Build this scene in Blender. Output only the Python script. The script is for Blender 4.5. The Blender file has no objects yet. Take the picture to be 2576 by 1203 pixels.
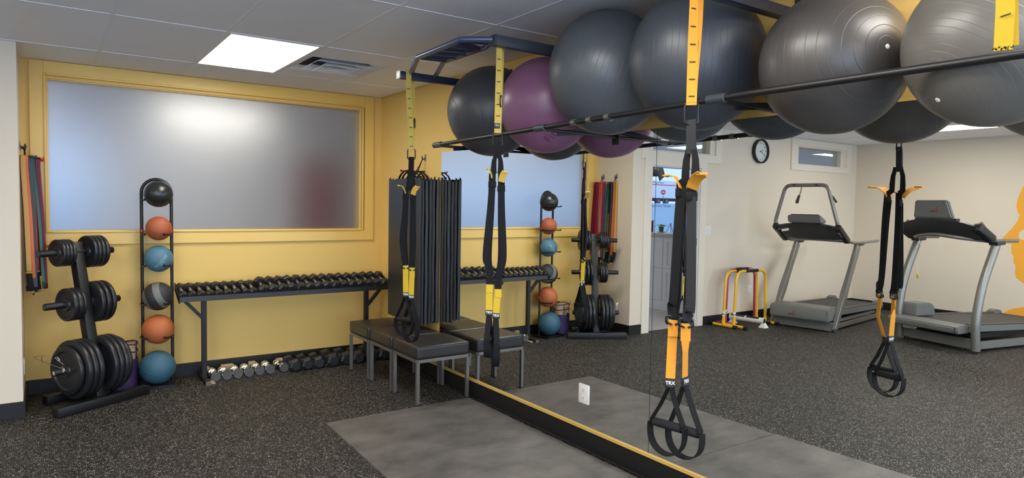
import bpy, bmesh, math, random
from mathutils import Vector, Matrix
random.seed(7)
PI = math.pi
C = bpy.context.scene.collection
sc = bpy.context.scene

# ------------------------------------------------------------------ camera
cam_data = bpy.data.cameras.new('camera')
cam_data.sensor_width = 36.0
cam_data.lens = 1679.94 / 2576 * 36.0
cam_data.clip_start = 0.05
cam_data.clip_end = 300
cam = bpy.data.objects.new('camera', cam_data)
C.objects.link(cam)
RX = Vector((0.82008701, -0.57197578, 0.01734946))
UP = Vector((0.01566877, 0.0527521, 0.99848470))
FW = Vector((0.57202429, 0.81857249, -0.05222347))
m = Matrix((RX, UP, -FW)).transposed().to_4x4()
m.translation = Vector((-2.78182, -6.32235, 1.545))
cam.matrix_world = m
sc.camera = cam

# ------------------------------------------------------------------ world, exposure
world = bpy.data.worlds.new('world')
sc.world = world
world.use_nodes = True
bg = world.node_tree.nodes['Background']
bg.inputs[0].default_value = (0.63, 0.76, 1.0, 1)
bg.inputs[1].default_value = 2.9
sc.view_settings.view_transform = 'Standard'
sc.view_settings.look = 'None'
sc.view_settings.gamma = 1.0
sc.view_settings.exposure = 1.0
try:
    sc.view_settings.use_curve_mapping = False
except Exception:
    pass
LIGHT_ROOM = 9.0
LIGHT_HALL = 3.7
try:
    sc.cycles.use_denoising = True
    sc.cycles.max_bounces = 12
    sc.cycles.diffuse_bounces = 5
    sc.cycles.glossy_bounces = 6
    sc.cycles.transmission_bounces = 6
    sc.cycles.sample_clamp_indirect = 6.0
    sc.cycles.blur_glossy = 0.4
    sc.cycles.caustics_refractive = True
except Exception:
    pass

# ------------------------------------------------------------------ materials
def lin(c):
    def f(v):
        v /= 255.0
        return v / 12.92 if v <= 0.04045 else ((v + 0.055) / 1.055) ** 2.4
    return (f(c[0]), f(c[1]), f(c[2]), 1)

def mat(name, rgb, rough=0.6, metal=0.0, spec=0.5, emit=None, noise=0.0, nscale=30.0, bump=0.0, bscale=200.0, coat=0.0):
    mt = bpy.data.materials.new(name)
    mt.use_nodes = True
    nt = mt.node_tree
    b = nt.nodes['Principled BSDF']
    b.inputs['Base Color'].default_value = lin(rgb)
    b.inputs['Roughness'].default_value = rough
    b.inputs['Metallic'].default_value = metal
    b.inputs['Specular IOR Level'].default_value = spec
    if coat:
        b.inputs['Coat Weight'].default_value = coat
    if emit:
        b.inputs['Emission Color'].default_value = lin(rgb)
        b.inputs['Emission Strength'].default_value = emit
    if noise or bump:
        tc = nt.nodes.new('ShaderNodeTexCoord')
    if noise:
        n = nt.nodes.new('ShaderNodeTexNoise')
        n.inputs['Scale'].default_value = nscale
        n.inputs['Detail'].default_value = 4
        nt.links.new(tc.outputs['Object'], n.inputs['Vector'])
        mx = nt.nodes.new('ShaderNodeMix'); mx.data_type = 'RGBA'
        l = lin(rgb)
        mx.inputs['A'].default_value = tuple(v * (1 - noise) for v in l[:3]) + (1,)
        mx.inputs['B'].default_value = tuple(min(1, v * (1 + noise)) for v in l[:3]) + (1,)
        nt.links.new(n.outputs['Fac'], mx.inputs['Factor'])
        nt.links.new(mx.outputs['Result'], b.inputs['Base Color'])
    if bump:
        n2 = nt.nodes.new('ShaderNodeTexNoise')
        n2.inputs['Scale'].default_value = bscale
        nt.links.new(tc.outputs['Object'], n2.inputs['Vector'])
        bp = nt.nodes.new('ShaderNodeBump')
        bp.inputs['Strength'].default_value = bump
        bp.inputs['Distance'].default_value = 0.003
        nt.links.new(n2.outputs['Fac'], bp.inputs['Height'])
        nt.links.new(bp.outputs['Normal'], b.inputs['Normal'])
    return mt

M = {}
M['yellow_wall'] = mat('yellow_wall', (228, 191, 108), 0.55, noise=0.03, nscale=3, bump=0.12, bscale=260)
M['yellow_trim'] = mat('yellow_trim', (230, 192, 104), 0.35, bump=0.03, bscale=60)
M['beige_wall'] = mat('beige_wall', (220, 208, 189), 0.6, noise=0.02, nscale=3, bump=0.1, bscale=260)
M['cream_trim'] = mat('cream_trim', (224, 215, 199), 0.4)
M['hall_wall'] = mat('hall_wall', (226, 228, 232), 0.6)
M['white_paint'] = mat('white_paint', (228, 230, 236), 0.4)
M['white'] = mat('white_plastic', (228, 226, 218), 0.35)
M['ceiling_tile'] = mat('ceiling_tile', (238, 242, 250), 0.5, noise=0.02, nscale=6, bump=0.05, bscale=300)
M['grid'] = mat('ceiling_grid', (232, 236, 244), 0.4)
M['grid_gap'] = mat('ceiling_gap', (60, 60, 62), 0.8)
M['base'] = mat('black_vinyl_base', (18, 18, 19), 0.5)
M['black_steel'] = mat('black_steel', (19, 19, 21), 0.45, bump=0.05, bscale=300)
M['navy_steel'] = mat('navy_steel', (34, 42, 62), 0.33)
M['blue_tube'] = mat('blue_grey_tube', (88, 98, 130), 0.25, metal=0.5)
M['dark_steel'] = mat('dark_grey_steel', (56, 62, 70), 0.4)
M['rubber'] = mat('rubber', (30, 31, 34), 0.42, bump=0.15, bscale=180)
M['plate'] = mat('plate_rubber', (33, 34, 38), 0.36, bump=0.12, bscale=120)
M['vinyl'] = mat('black_vinyl', (44, 41, 39), 0.35, noise=0.05, nscale=8, bump=0.12, bscale=240)
M['mat_vinyl'] = mat('mat_vinyl', (30, 31, 35), 0.42, bump=0.08, bscale=60)
M['chrome'] = mat('chrome', (205, 203, 198), 0.16, metal=1.0)
M['steel'] = mat('brushed_steel', (128, 125, 120), 0.36, metal=0.7, noise=0.08, nscale=12)
M['knurl'] = mat('knurled_steel', (176, 172, 162), 0.38, metal=0.9)
M['silver'] = mat('silver_paint', (134, 133, 128), 0.34, metal=0.55, bump=0.04, bscale=300)
M['silver2'] = mat('grey_plastic', (106, 107, 104), 0.45, bump=0.05, bscale=300)
M['dark_plastic'] = mat('dark_plastic', (44, 45, 48), 0.4)
M['belt'] = mat('tread_belt', (66, 64, 62), 0.75, noise=0.1, nscale=60)
M['yellow_web'] = mat('yellow_webbing', (212, 176, 52), 0.75, spec=0.2, noise=0.05, nscale=50, bump=0.25, bscale=700)
M['yellow_old'] = mat('dusty_yellow_webbing', (204, 178, 92), 0.8, spec=0.2, noise=0.12, nscale=22, bump=0.25, bscale=700)
M['orange_web'] = mat('orange_yellow_webbing', (212, 144, 50), 0.75, spec=0.2, noise=0.05, nscale=40, bump=0.25, bscale=700)
M['black_web'] = mat('black_webbing', (22, 22, 24), 0.75, spec=0.2, bump=0.12, bscale=600)
M['grey_web'] = mat('worn_grey_webbing', (44, 44, 46), 0.75, spec=0.2, bump=0.12, bscale=600)
M['foam'] = mat('foam_grip', (34, 34, 36), 0.8, spec=0.2, bump=0.6, bscale=500)
M['buckle'] = mat('black_metal_buckle', (32, 33, 36), 0.25, metal=0.4)
M['tab'] = mat('yellow_tab', (214, 178, 76), 0.4)
M['label'] = mat('label_black', (24, 24, 26), 0.6)
M['ink_white'] = mat('ink_white', (236, 234, 228), 0.5)
M['ink_black'] = mat('ink_black', (22, 22, 22), 0.5)
M['ink_blue'] = mat('ink_blue', (70, 110, 128), 0.5)
M['ink_red'] = mat('ink_red', (176, 62, 46), 0.5)
M['ink_pale'] = mat('ink_pale', (158, 184, 194), 0.5)
M['stitch'] = mat('black_stitching', (40, 34, 20), 0.7)
M['hurdle_yellow'] = mat('yellow_gloss', (240, 182, 34), 0.25, coat=0.4)
M['hurdle_pink'] = mat('magenta_gloss', (178, 48, 108), 0.3, coat=0.3)
M['pvc'] = mat('scuffed_pvc', (226, 222, 212), 0.4, noise=0.12, nscale=30)
M['purple'] = mat('purple_mesh', (60, 42, 92), 0.6, bump=0.5, bscale=160)
M['purple_dark'] = mat('purple_cloth', (62, 44, 90), 0.8, bump=0.4, bscale=60)
M['cream_foam'] = mat('cream_foam', (196, 170, 134), 0.7, noise=0.05)
M['wood'] = mat('pale_wood', (186, 160, 128), 0.6, noise=0.12, nscale=40)
M['counter_top'] = mat('stone_top', (196, 190, 184), 0.3, noise=0.12, nscale=18)
M['grip_brown'] = mat('grip_brown', (66, 54, 48), 0.5)
M['pan_grey'] = mat('pan_grey_plastic', (64, 65, 66), 0.45)
M['leaf'] = mat('leaf_green', (96, 140, 70), 0.5, noise=0.2, nscale=20)
M['pot'] = mat('green_pot', (58, 112, 76), 0.4)
M['brown'] = mat('brown_wood', (122, 74, 52), 0.5)
M['maroon'] = mat('maroon_fabric', (150, 42, 58), 0.7)
M['orange_paint'] = mat('orange_wall_paint', (242, 170, 54), 0.55)
M['gold'] = mat('gold_channel', (214, 178, 96), 0.35, metal=0.25)
M['street'] = mat('street', (196, 198, 202), 0.8)
M['truck'] = mat('truck_white', (236, 238, 244), 0.4)
M['tyre'] = mat('tyre', (58, 66, 84), 0.7)
M['red'] = mat('red_plastic', (186, 44, 44), 0.4)
M['face_plastic'] = mat('clock_face', (232, 230, 222), 0.5)
M['led'] = mat('led_diffuser', (255, 251, 242), 0.5, emit=LIGHT_ROOM)
M['led_hall'] = mat('led_diffuser_hall', (255, 251, 240), 0.5, emit=LIGHT_HALL)
for k, rgb in dict(band_red=(206, 60, 48), band_maroon=(124, 30, 52), band_orange=(222, 104, 52), band_gold=(196, 148, 70), band_green=(34, 98, 80),
                   band_dark=(34, 48, 56), band_brown=(142, 100, 58), band_violet=(74, 40, 84), band_grey=(150, 150, 146)).items():
    M[k] = mat(k, rgb, 0.45)

def node_mat(name):
    mt = bpy.data.materials.new(name); mt.use_nodes = True
    return mt, mt.node_tree, mt.node_tree.nodes['Principled BSDF']

def floor_mat():
    mt, nt, b = node_mat('speckled_rubber_floor')
    N = nt.nodes.new; L = nt.links.new
    tc = N('ShaderNodeTexCoord')
    def flecks(scale, rad, dens, seed):
        mp = N('ShaderNodeMapping'); mp.inputs['Location'].default_value = (seed, seed * 1.7, 0)
        L(tc.outputs['Object'], mp.inputs['Vector'])
        nz = N('ShaderNodeTexNoise'); nz.inputs['Scale'].default_value = scale * 1.6; nz.inputs['Detail'].default_value = 1
        L(mp.outputs['Vector'], nz.inputs['Vector'])
        sub = N('ShaderNodeVectorMath'); sub.operation = 'SUBTRACT'; sub.inputs[1].default_value = (0.5, 0.5, 0.5)
        L(nz.outputs['Color'], sub.inputs[0])
        scl = N('ShaderNodeVectorMath'); scl.operation = 'SCALE'; scl.inputs['Scale'].default_value = 1.3 / scale
        L(sub.outputs[0], scl.inputs[0])
        ad = N('ShaderNodeVectorMath'); ad.operation = 'ADD'
        L(mp.outputs['Vector'], ad.inputs[0]); L(scl.outputs[0], ad.inputs[1])
        v = N('ShaderNodeTexVoronoi'); v.voronoi_dimensions = '2D'; v.inputs['Scale'].default_value = scale
        L(ad.outputs[0], v.inputs['Vector'])
        lt = N('ShaderNodeMath'); lt.operation = 'LESS_THAN'; lt.inputs[1].default_value = rad
        L(v.outputs['Distance'], lt.inputs[0])
        sp = N('ShaderNodeSeparateColor'); L(v.outputs['Color'], sp.inputs[0])
        gt = N('ShaderNodeMath'); gt.operation = 'GREATER_THAN'; gt.inputs[1].default_value = dens
        L(sp.outputs[0], gt.inputs[0])
        mu = N('ShaderNodeMath'); mu.operation = 'MULTIPLY'
        L(lt.outputs[0], mu.inputs[0]); L(gt.outputs[0], mu.inputs[1])
        return mu.outputs[0], sp.outputs[1]
    f1, c1 = flecks(100, 0.245, 0.75, 0.0)
    f2, c2 = flecks(165, 0.235, 0.77, 3.1)
    mx = N('ShaderNodeMath'); mx.operation = 'MAXIMUM'; L(f1, mx.inputs[0]); L(f2, mx.inputs[1])
    cr = N('ShaderNodeValToRGB')
    cr.color_ramp.elements[0].color = lin((120, 113, 100)); cr.color_ramp.elements[1].color = lin((205, 202, 192))
    L(c1, cr.inputs[0])
    n = N('ShaderNodeTexNoise'); n.inputs['Scale'].default_value = 260; L(tc.outputs['Object'], n.inputs['Vector'])
    cb = N('ShaderNodeValToRGB')
    cb.color_ramp.elements[0].position = 0.35; cb.color_ramp.elements[1].position = 0.7
    cb.color_ramp.elements[0].color = lin((22, 21, 21)); cb.color_ramp.elements[1].color = lin((40, 39, 37))
    L(n.outputs['Fac'], cb.inputs[0])
    mix = N('ShaderNodeMix'); mix.data_type = 'RGBA'
    L(mx.outputs[0], mix.inputs['Factor']); L(cb.outputs[0], mix.inputs['A']); L(cr.outputs[0], mix.inputs['B'])
    L(mix.outputs['Result'], b.inputs['Base Color'])
    b.inputs['Roughness'].default_value = 0.62
    b.inputs['Specular IOR Level'].default_value = 0.2
    bp = N('ShaderNodeBump'); bp.inputs['Strength'].default_value = 0.35; bp.inputs['Distance'].default_value = 0.001
    L(n.outputs['Fac'], bp.inputs['Height']); L(bp.outputs['Normal'], b.inputs['Normal'])
    return mt
M['floor'] = floor_mat()

def stallmat():
    mt, nt, b = node_mat('worn_sheen_rubber_mat')
    N = nt.nodes.new; L = nt.links.new
    tc = N('ShaderNodeTexCoord')
    mp = N('ShaderNodeMapping'); mp.inputs['Scale'].default_value = (1.0, 1.6, 1)
    mp.inputs['Rotation'].default_value = (0, 0, 0.4)
    L(tc.outputs['Object'], mp.inputs['Vector'])
    n = N('ShaderNodeTexNoise'); n.inputs['Scale'].default_value = 3.2; n.inputs['Detail'].default_value = 7; n.inputs['Roughness'].default_value = 0.62
    L(mp.outputs['Vector'], n.inputs['Vector'])
    cr = N('ShaderNodeValToRGB')
    cr.color_ramp.elements[0].position = 0.3; cr.color_ramp.elements[1].position = 0.75
    cr.color_ramp.elements[0].color = lin((66, 64, 62)); cr.color_ramp.elements[1].color = lin((112, 108, 103))  # smudges; their contrast and pale tone also paint in the rubber's sheen
    L(n.outputs['Fac'], cr.inputs[0])
    L(cr.outputs[0], b.inputs['Base Color'])
    b.inputs['Roughness'].default_value = 0.5
    n2 = N('ShaderNodeTexNoise'); n2.inputs['Scale'].default_value = 120; L(tc.outputs['Object'], n2.inputs['Vector'])
    bp = N('ShaderNodeBump'); bp.inputs['Strength'].default_value = 0.2; bp.inputs['Distance'].default_value = 0.002
    L(n2.outputs['Fac'], bp.inputs['Height']); L(bp.outputs['Normal'], b.inputs['Normal'])
    return mt
M['stall'] = stallmat()

def wood_floor():
    mt, nt, b = node_mat('pale_wood_floor')
    N = nt.nodes.new; L = nt.links.new
    tc = N('ShaderNodeTexCoord'); mp = N('ShaderNodeMapping'); mp.inputs['Scale'].default_value = (1, 10, 1)
    L(tc.outputs['Object'], mp.inputs['Vector'])
    n = N('ShaderNodeTexNoise'); n.inputs['Scale'].default_value = 5; n.inputs['Detail'].default_value = 5
    L(mp.outputs['Vector'], n.inputs['Vector'])
    cr = N('ShaderNodeValToRGB')
    cr.color_ramp.elements[0].color = lin((176, 170, 164)); cr.color_ramp.elements[1].color = lin((206, 200, 194))
    L(n.outputs['Fac'], cr.inputs[0]); L(cr.outputs[0], b.inputs['Base Color'])
    b.inputs['Roughness'].default_value = 0.35
    return mt
M['wood_floor'] = wood_floor()

def frosted():
    mt, nt, b = node_mat('frosted_glass')
    b.inputs['Base Color'].default_value = (0.80, 0.805, 0.81, 1)
    b.inputs['Roughness'].default_value = 0.42
    b.inputs['Transmission Weight'].default_value = 1.0
    b.inputs['IOR'].default_value = 1.45
    return mt
M['frosted'] = frosted()

def clear_glass(nm='clear_glass', tint=(0.93, 0.96, 0.97, 1)):
    mt = bpy.data.materials.new(nm); mt.use_nodes = True
    nt = mt.node_tree; nt.nodes.clear()
    o = nt.nodes.new('ShaderNodeOutputMaterial'); mx = nt.nodes.new('ShaderNodeMixShader')
    t = nt.nodes.new('ShaderNodeBsdfTransparent'); g = nt.nodes.new('ShaderNodeBsdfGlossy')
    t.inputs[0].default_value = tint; g.inputs['Roughness'].default_value = 0.01
    f = nt.nodes.new('ShaderNodeLayerWeight'); f.inputs['Blend'].default_value = 0.5
    pw = nt.nodes.new('ShaderNodeMath'); pw.operation = 'POWER'; pw.inputs[1].default_value = 4.0
    ml = nt.nodes.new('ShaderNodeMath'); ml.operation = 'MULTIPLY_ADD'; ml.inputs[1].default_value = 0.6; ml.inputs[2].default_value = 0.04
    nt.links.new(f.outputs['Facing'], pw.inputs[0]); nt.links.new(pw.outputs[0], ml.inputs[0])
    nt.links.new(ml.outputs[0], mx.inputs[0]); nt.links.new(t.outputs[0], mx.inputs[1]); nt.links.new(g.outputs[0], mx.inputs[2])
    nt.links.new(mx.outputs[0], o.inputs[0])
    return mt
M['glass'] = clear_glass()
M['dimming_glass'] = clear_glass('dimming_glass', (0.46, 0.49, 0.52, 1))  # tint added to dim the daylight coming through the hall windows

def film():
    mt = bpy.data.materials.new('pale_blue_film'); mt.use_nodes = True
    nt = mt.node_tree; nt.nodes.clear()
    o = nt.nodes.new('ShaderNodeOutputMaterial'); mx = nt.nodes.new('ShaderNodeMixShader')
    t = nt.nodes.new('ShaderNodeBsdfTranslucent'); d = nt.nodes.new('ShaderNodeBsdfDiffuse')
    t.inputs[0].default_value = (0.72, 0.85, 0.95, 1); d.inputs[0].default_value = (0.72, 0.85, 0.95, 1)
    mx.inputs[0].default_value = 0.12
    nt.links.new(t.outputs[0], mx.inputs[1]); nt.links.new(d.outputs[0], mx.inputs[2])
    tp = nt.nodes.new('ShaderNodeBsdfTransparent'); tp.inputs[0].default_value = (0.8, 0.9, 1.0, 1); m2 = nt.nodes.new('ShaderNodeMixShader'); m2.inputs[0].default_value = 0.4
    nt.links.new(mx.outputs[0], m2.inputs[1]); nt.links.new(tp.outputs[0], m2.inputs[2]); nt.links.new(m2.outputs[0], o.inputs[0])
    return mt
M['film'] = film()

def mirror_mat():
    mt, nt, b = node_mat('mirror_silver')
    b.inputs['Base Color'].default_value = (0.90, 0.92, 0.91, 1)
    b.inputs['Metallic'].default_value = 1.0
    b.inputs['Roughness'].default_value = 0.0
    return mt
M['mirror'] = mirror_mat()

def pvc_ball(name, rgb, axis_rot, ridge=1.0, rough=0.4, freq=1.0, lo=0.0, hi=0.55):
    """satin ball with fine moulded rings around one axis (relief only)"""
    mt, nt, b = node_mat(name)
    N = nt.nodes.new; L = nt.links.new
    b.inputs['Base Color'].default_value = lin(rgb)
    b.inputs['Roughness'].default_value = rough
    b.inputs['Specular IOR Level'].default_value = 0.6
    ax_, ay_, az_ = Vector(axis_rot).normalized()
    rx_a = math.atan2(ay_, az_); z2 = math.hypot(ay_, az_)
    axis_rot = (rx_a, -math.atan2(ax_, z2), 0)      # turns the ring axis onto Z
    tc = N('ShaderNodeTexCoord'); mp = N('ShaderNodeMapping'); mp.inputs['Rotation'].default_value = axis_rot
    L(tc.outputs['Object'], mp.inputs['Vector'])
    nm = N('ShaderNodeVectorMath'); nm.operation = 'NORMALIZE'; L(mp.outputs[0], nm.inputs[0])
    sx = N('ShaderNodeSeparateXYZ'); L(nm.outputs[0], sx.inputs[0])
    ac = N('ShaderNodeMath'); ac.operation = 'ARCCOSINE'; L(sx.outputs['Z'], ac.inputs[0])
    ml = N('ShaderNodeMath'); ml.operation = 'MULTIPLY'; ml.inputs[1].default_value = 11.0 * freq; L(ac.outputs[0], ml.inputs[0])
    fr = N('ShaderNodeMath'); fr.operation = 'FRACT'; L(ml.outputs[0], fr.inputs[0])
    pp = N('ShaderNodeMath'); pp.operation = 'PINGPONG'; pp.inputs[1].default_value = 0.5; L(fr.outputs[0], pp.inputs[0])
    mr = N('ShaderNodeMapRange'); mr.inputs['From Min'].default_value = 0.0; mr.inputs['From Max'].default_value = 0.035
    L(pp.outputs[0], mr.inputs['Value'])
    bp = N('ShaderNodeBump'); bp.inputs['Strength'].default_value = 0.30 * ridge; bp.inputs['Distance'].default_value = 0.003
    L(mr.outputs[0], bp.inputs['Height'])
    nz = N('ShaderNodeTexNoise'); nz.inputs['Scale'].default_value = 90; L(tc.outputs['Object'], nz.inputs['Vector'])
    b2 = N('ShaderNodeBump'); b2.inputs['Strength'].default_value = 0.06; b2.inputs['Distance'].default_value = 0.002
    L(nz.outputs['Fac'], b2.inputs['Height']); L(bp.outputs['Normal'], b2.inputs['Normal'])
    L(b2.outputs['Normal'], b.inputs['Normal'])
    return mt

def swirl_ball():
    mt, nt, b = node_mat('two_tone_ball')
    N = nt.nodes.new; L = nt.links.new
    tc = N('ShaderNodeTexCoord')
    w = N('ShaderNodeTexWave'); w.inputs['Scale'].default_value = 1.15; w.inputs['Distortion'].default_value = 3.0
    w.inputs['Detail'].default_value = 0; w.inputs['Detail Scale'].default_value = 1.2; w.inputs['Phase Offset'].default_value = 1.1
    mp = N('ShaderNodeMapping'); mp.inputs['Scale'].default_value = (2.2, 2.2, 2.2); mp.inputs['Rotation'].default_value = (0.2, 0.5, 0.3)
    L(tc.outputs['Object'], mp.inputs[0]); L(mp.outputs[0], w.inputs['Vector'])
    gt = N('ShaderNodeMath'); gt.operation = 'GREATER_THAN'; gt.inputs[1].default_value = 0.66; L(w.outputs['Fac'], gt.inputs[0])
    mx = N('ShaderNodeMix'); mx.data_type = 'RGBA'
    mx.inputs['A'].default_value = lin((46, 47, 49)); mx.inputs['B'].default_value = lin((112, 112, 108))
    L(gt.outputs[0], mx.inputs['Factor']); L(mx.outputs['Result'], b.inputs['Base Color'])
    b.inputs['Roughness'].default_value = 0.6
    return mt
M['swirl'] = swirl_ball()
M['deboss_shade'] = mat('deboss_shade_purple', (92, 50, 82), 0.5)  # darker purple puts the shade of sunken letters into flat lettering

# ------------------------------------------------------------------ geometry helpers
class MB:
    def __init__(s): s.bm = bmesh.new()
    def add(s, verts, faces):
        vs = [s.bm.verts.new(v) for v in verts]
        for f in faces:
            try: s.bm.faces.new([vs[i] for i in f])
            except ValueError: pass
        return vs
    def box(s, lo, hi, bevel=0.0, seg=2, rot=None, pivot=None):
        x0, y0, z0 = lo; x1, y1, z1 = hi
        vs = [Vector(p) for p in ((x0,y0,z0),(x1,y0,z0),(x1,y1,z0),(x0,y1,z0),(x0,y0,z1),(x1,y0,z1),(x1,y1,z1),(x0,y1,z1))]
        if rot is not None:
            pv = Vector(pivot) if pivot is not None else sum(vs, Vector()) / 8
            vs = [pv + rot @ (v - pv) for v in vs]
        bv = s.add(vs, [(0,3,2,1),(4,5,6,7),(0,1,5,4),(1,2,6,5),(2,3,7,6),(3,0,4,7)])
        if bevel > 0:
            es = list({e for v in bv for e in v.link_edges})
            bmesh.ops.bevel(s.bm, geom=es, offset=bevel, segments=seg, affect='EDGES', profile=0.5)
        return s
    def beam(s, a, b, w, h, up=(0,0,1), bevel=0.0):
        """rectangular bar from a to b; w across, h along 'up'"""
        a = Vector(a); b = Vector(b); t = (b - a).normalized(); up = Vector(up)
        sd = t.cross(up).normalized(); u = sd.cross(t).normalized()
        vs = []
        for p in (a, b):
            for i, j in ((-1,-1),(1,-1),(1,1),(-1,1)):
                vs.append(p + sd * (w/2*i) + u * (h/2*j))
        bv = s.add(vs, [(3,2,1,0),(4,5,6,7),(0,1,5,4),(1,2,6,5),(2,3,7,6),(3,0,4,7)])
        if bevel > 0:
            es = list({e for v in bv for e in v.link_edges})
            bmesh.ops.bevel(s.bm, geom=es, offset=bevel, segments=2, affect='EDGES', profile=0.5)
        return s
    def tube(s, pts, r, seg=12, caps=True, closed=False):
        pts = [Vector(p) for p in pts]; n = len(pts)
        rs = r if isinstance(r, (list, tuple)) else [r] * n
        tg = []
        for i in range(n):
            if closed: t = pts[(i+1) % n] - pts[i-1]
            elif i == 0: t = pts[1] - pts[0]
            elif i == n-1: t = pts[-1] - pts[-2]
            else: t = (pts[i+1] - pts[i]).normalized() + (pts[i] - pts[i-1]).normalized()
            tg.append(t.normalized())
        nrm = tg[0].orthogonal().normalized()
        rings = []
        for i in range(n):
            if i: 
                nrm = (nrm - tg[i] * nrm.dot(tg[i]))
                nrm = nrm.normalized() if nrm.length > 1e-6 else tg[i].orthogonal().normalized()
            bn = tg[i].cross(nrm)
            rings.append([s.bm.verts.new(pts[i] + (nrm * math.cos(a) + bn * math.sin(a)) * rs[i]) for a in [2*PI*k/seg for k in range(seg)]])
        m_ = n if closed else n-1
        for i in range(m_):
            A = rings[i]; B = rings[(i+1) % n]
            for k in range(seg):
                s.bm.faces.new((A[k], A[(k+1) % seg], B[(k+1) % seg], B[k]))
        if caps and not closed:
            s.bm.faces.new(list(reversed(rings[0]))); s.bm.faces.new(rings[-1])
        return s
    def cyl(s, a, b, r, r2=None, seg=24): 
        return s.tube([a, b], [r, r if r2 is None else r2], seg)
    def lathe(s, prof, o, axis=(0,0,1), seg=32):
        """prof: (radius, height) along axis from o"""
        o = Vector(o); ax = Vector(axis).normalized(); u = ax.orthogonal().normalized(); v = ax.cross(u)
        rings = []
        for r, h in prof:
            if r < 1e-6: rings.append([s.bm.verts.new(o + ax * h)])
            else: rings.append([s.bm.verts.new(o + ax*h + (u*math.cos(2*PI*k/seg) + v*math.sin(2*PI*k/seg))*r) for k in range(seg)])
        for A, B in zip(rings, rings[1:]):
            for k in range(seg):
                k2 = (k+1) % seg
                if len(A) == 1 and len(B) == 1: continue
                if len(A) == 1: s.bm.faces.new((A[0], B[k2], B[k]))
                elif len(B) == 1: s.bm.faces.new((A[k], A[k2], B[0]))
                else: s.bm.faces.new((A[k], A[k2], B[k2], B[k]))
        return s
    def sphere(s, c, r, seg=32, rings=20, sz=1.0):
        bmesh.ops.create_uvsphere(s.bm, u_segments=seg, v_segments=rings, radius=r, matrix=Matrix.Translation(Vector(c)) @ Matrix.Diagonal((1,1,sz,1)))
        return s
    def prism(s, poly, z0, z1, frame=None):
        """poly in (x,y), extruded z0..z1, mapped by frame (Matrix)"""
        n = len(poly)
        vs = [Vector((x, y, z0)) for x, y in poly] + [Vector((x, y, z1)) for x, y in poly]
        if frame is not None: vs = [frame @ v for v in vs]
        s.add(vs, [tuple(reversed(range(n))), tuple(range(n, 2*n))] + [(i, (i+1) % n, n+(i+1) % n, n+i) for i in range(n)])
        return s
    def ribbon(s, pts, wd, width, th=0.003, closed=False):
        """flat strap along pts; wd = width direction (one or one per point)"""
        pts = [Vector(p) for p in pts]; n = len(pts)
        wds = [Vector(w) for w in wd] if isinstance(wd, list) else [Vector(wd)] * n
        ws = width if isinstance(width, list) else [width] * n
        rings = []
        for i in range(n):
            if closed: t = pts[(i+1) % n] - pts[i-1]
            elif i == 0: t = pts[1] - pts[0]
            elif i == n-1: t = pts[-1] - pts[-2]
            else: t = pts[i+1] - pts[i-1]
            t.normalize(); w = (wds[i] - t * wds[i].dot(t)).normalized(); nn = t.cross(w)
            rings.append([s.bm.verts.new(pts[i] + w*(a*ws[i]/2) + nn*(b*th/2)) for a, b in ((-1,-1),(1,-1),(1,1),(-1,1))])
        for i in range(n if closed else n-1):
            A = rings[i]; B = rings[(i+1) % n]
            for k in range(4): s.bm.faces.new((A[k], A[(k+1) % 4], B[(k+1) % 4], B[k]))
        if not closed:
            s.bm.faces.new(list(reversed(rings[0]))); s.bm.faces.new(rings[-1])
        return s

def V(*a): return Vector(a)

def fillet(pts, r, n=6):
    pts = [Vector(p) for p in pts]; out = [pts[0]]
    for a, p, b in zip(pts, pts[1:], pts[2:]):
        u = (a - p); v = (b - p); lu, lv = u.length, v.length; u.normalize(); v.normalize()
        ang = u.angle(v)
        if ang > PI - 0.02: out.append(p); continue
        d = min(r / math.tan(ang / 2), lu * 0.49, lv * 0.49)
        p0 = p + u * d; p1 = p + v * d
        for k in range(n + 1):
            t = k / n
            out.append(p0 * (1-t)**2 + p * 2*t*(1-t) + p1 * t*t)
    out.append(pts[-1])
    return out

LOC = {}
def obj(name, mb, material, parent=None, smooth=35, local=False):
    """one mesh object; world coordinates unless local"""
    bm = mb.bm if isinstance(mb, MB) else mb
    if parent is not None and not local:
        root = parent
        while root.parent is not None: root = root.parent
        off = LOC.get(root.name, Vector((0,0,0)))
        bmesh.ops.translate(bm, vec=-off, verts=bm.verts)
    bmesh.ops.recalc_face_normals(bm, faces=bm.faces)
    me = bpy.data.meshes.new(name)
    bm.to_mesh(me); bm.free()
    if smooth:
        me.polygons.foreach_set('use_smooth', [True] * len(me.polygons))
        me.set_sharp_from_angle(angle=math.radians(smooth))
    me.materials.append(M[material] if isinstance(material, str) else material)
    o = bpy.data.objects.new(name, me)
    C.objects.link(o)
    if parent is not None: o.parent = parent
    return o

def centre(o):
    """move a parentless mesh's origin to the middle of its base"""
    me = o.data
    xs = [v.co for v in me.vertices]
    lo = Vector((min(v.x for v in xs), min(v.y for v in xs), min(v.z for v in xs))); hi = Vector((max(v.x for v in xs), max(v.y for v in xs), max(v.z for v in xs)))
    c = Vector(((lo.x+hi.x)/2, (lo.y+hi.y)/2, lo.z))
    me.transform(Matrix.Translation(-c)); o.location = c
    return o

def tag(o, label, cat, group=None):
    o['label'] = label; o['category'] = cat
    if group: o['group'] = group
    return o

def thing(name, label, cat, loc=(0,0,0), group=None, rotz=0.0):
    o = bpy.data.objects.new(name, None); C.objects.link(o)
    o.location = loc; o.rotation_euler = (0, 0, rotz); o.empty_display_size = 0.1
    LOC[o.name] = Vector(loc)
    return tag(o, label, cat, group)

def struct(name, mb, material, parent=None, smooth=None):
    o = obj(name, mb, material, parent, smooth)
    if parent is None: o['kind'] = 'structure'
    return o

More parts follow.
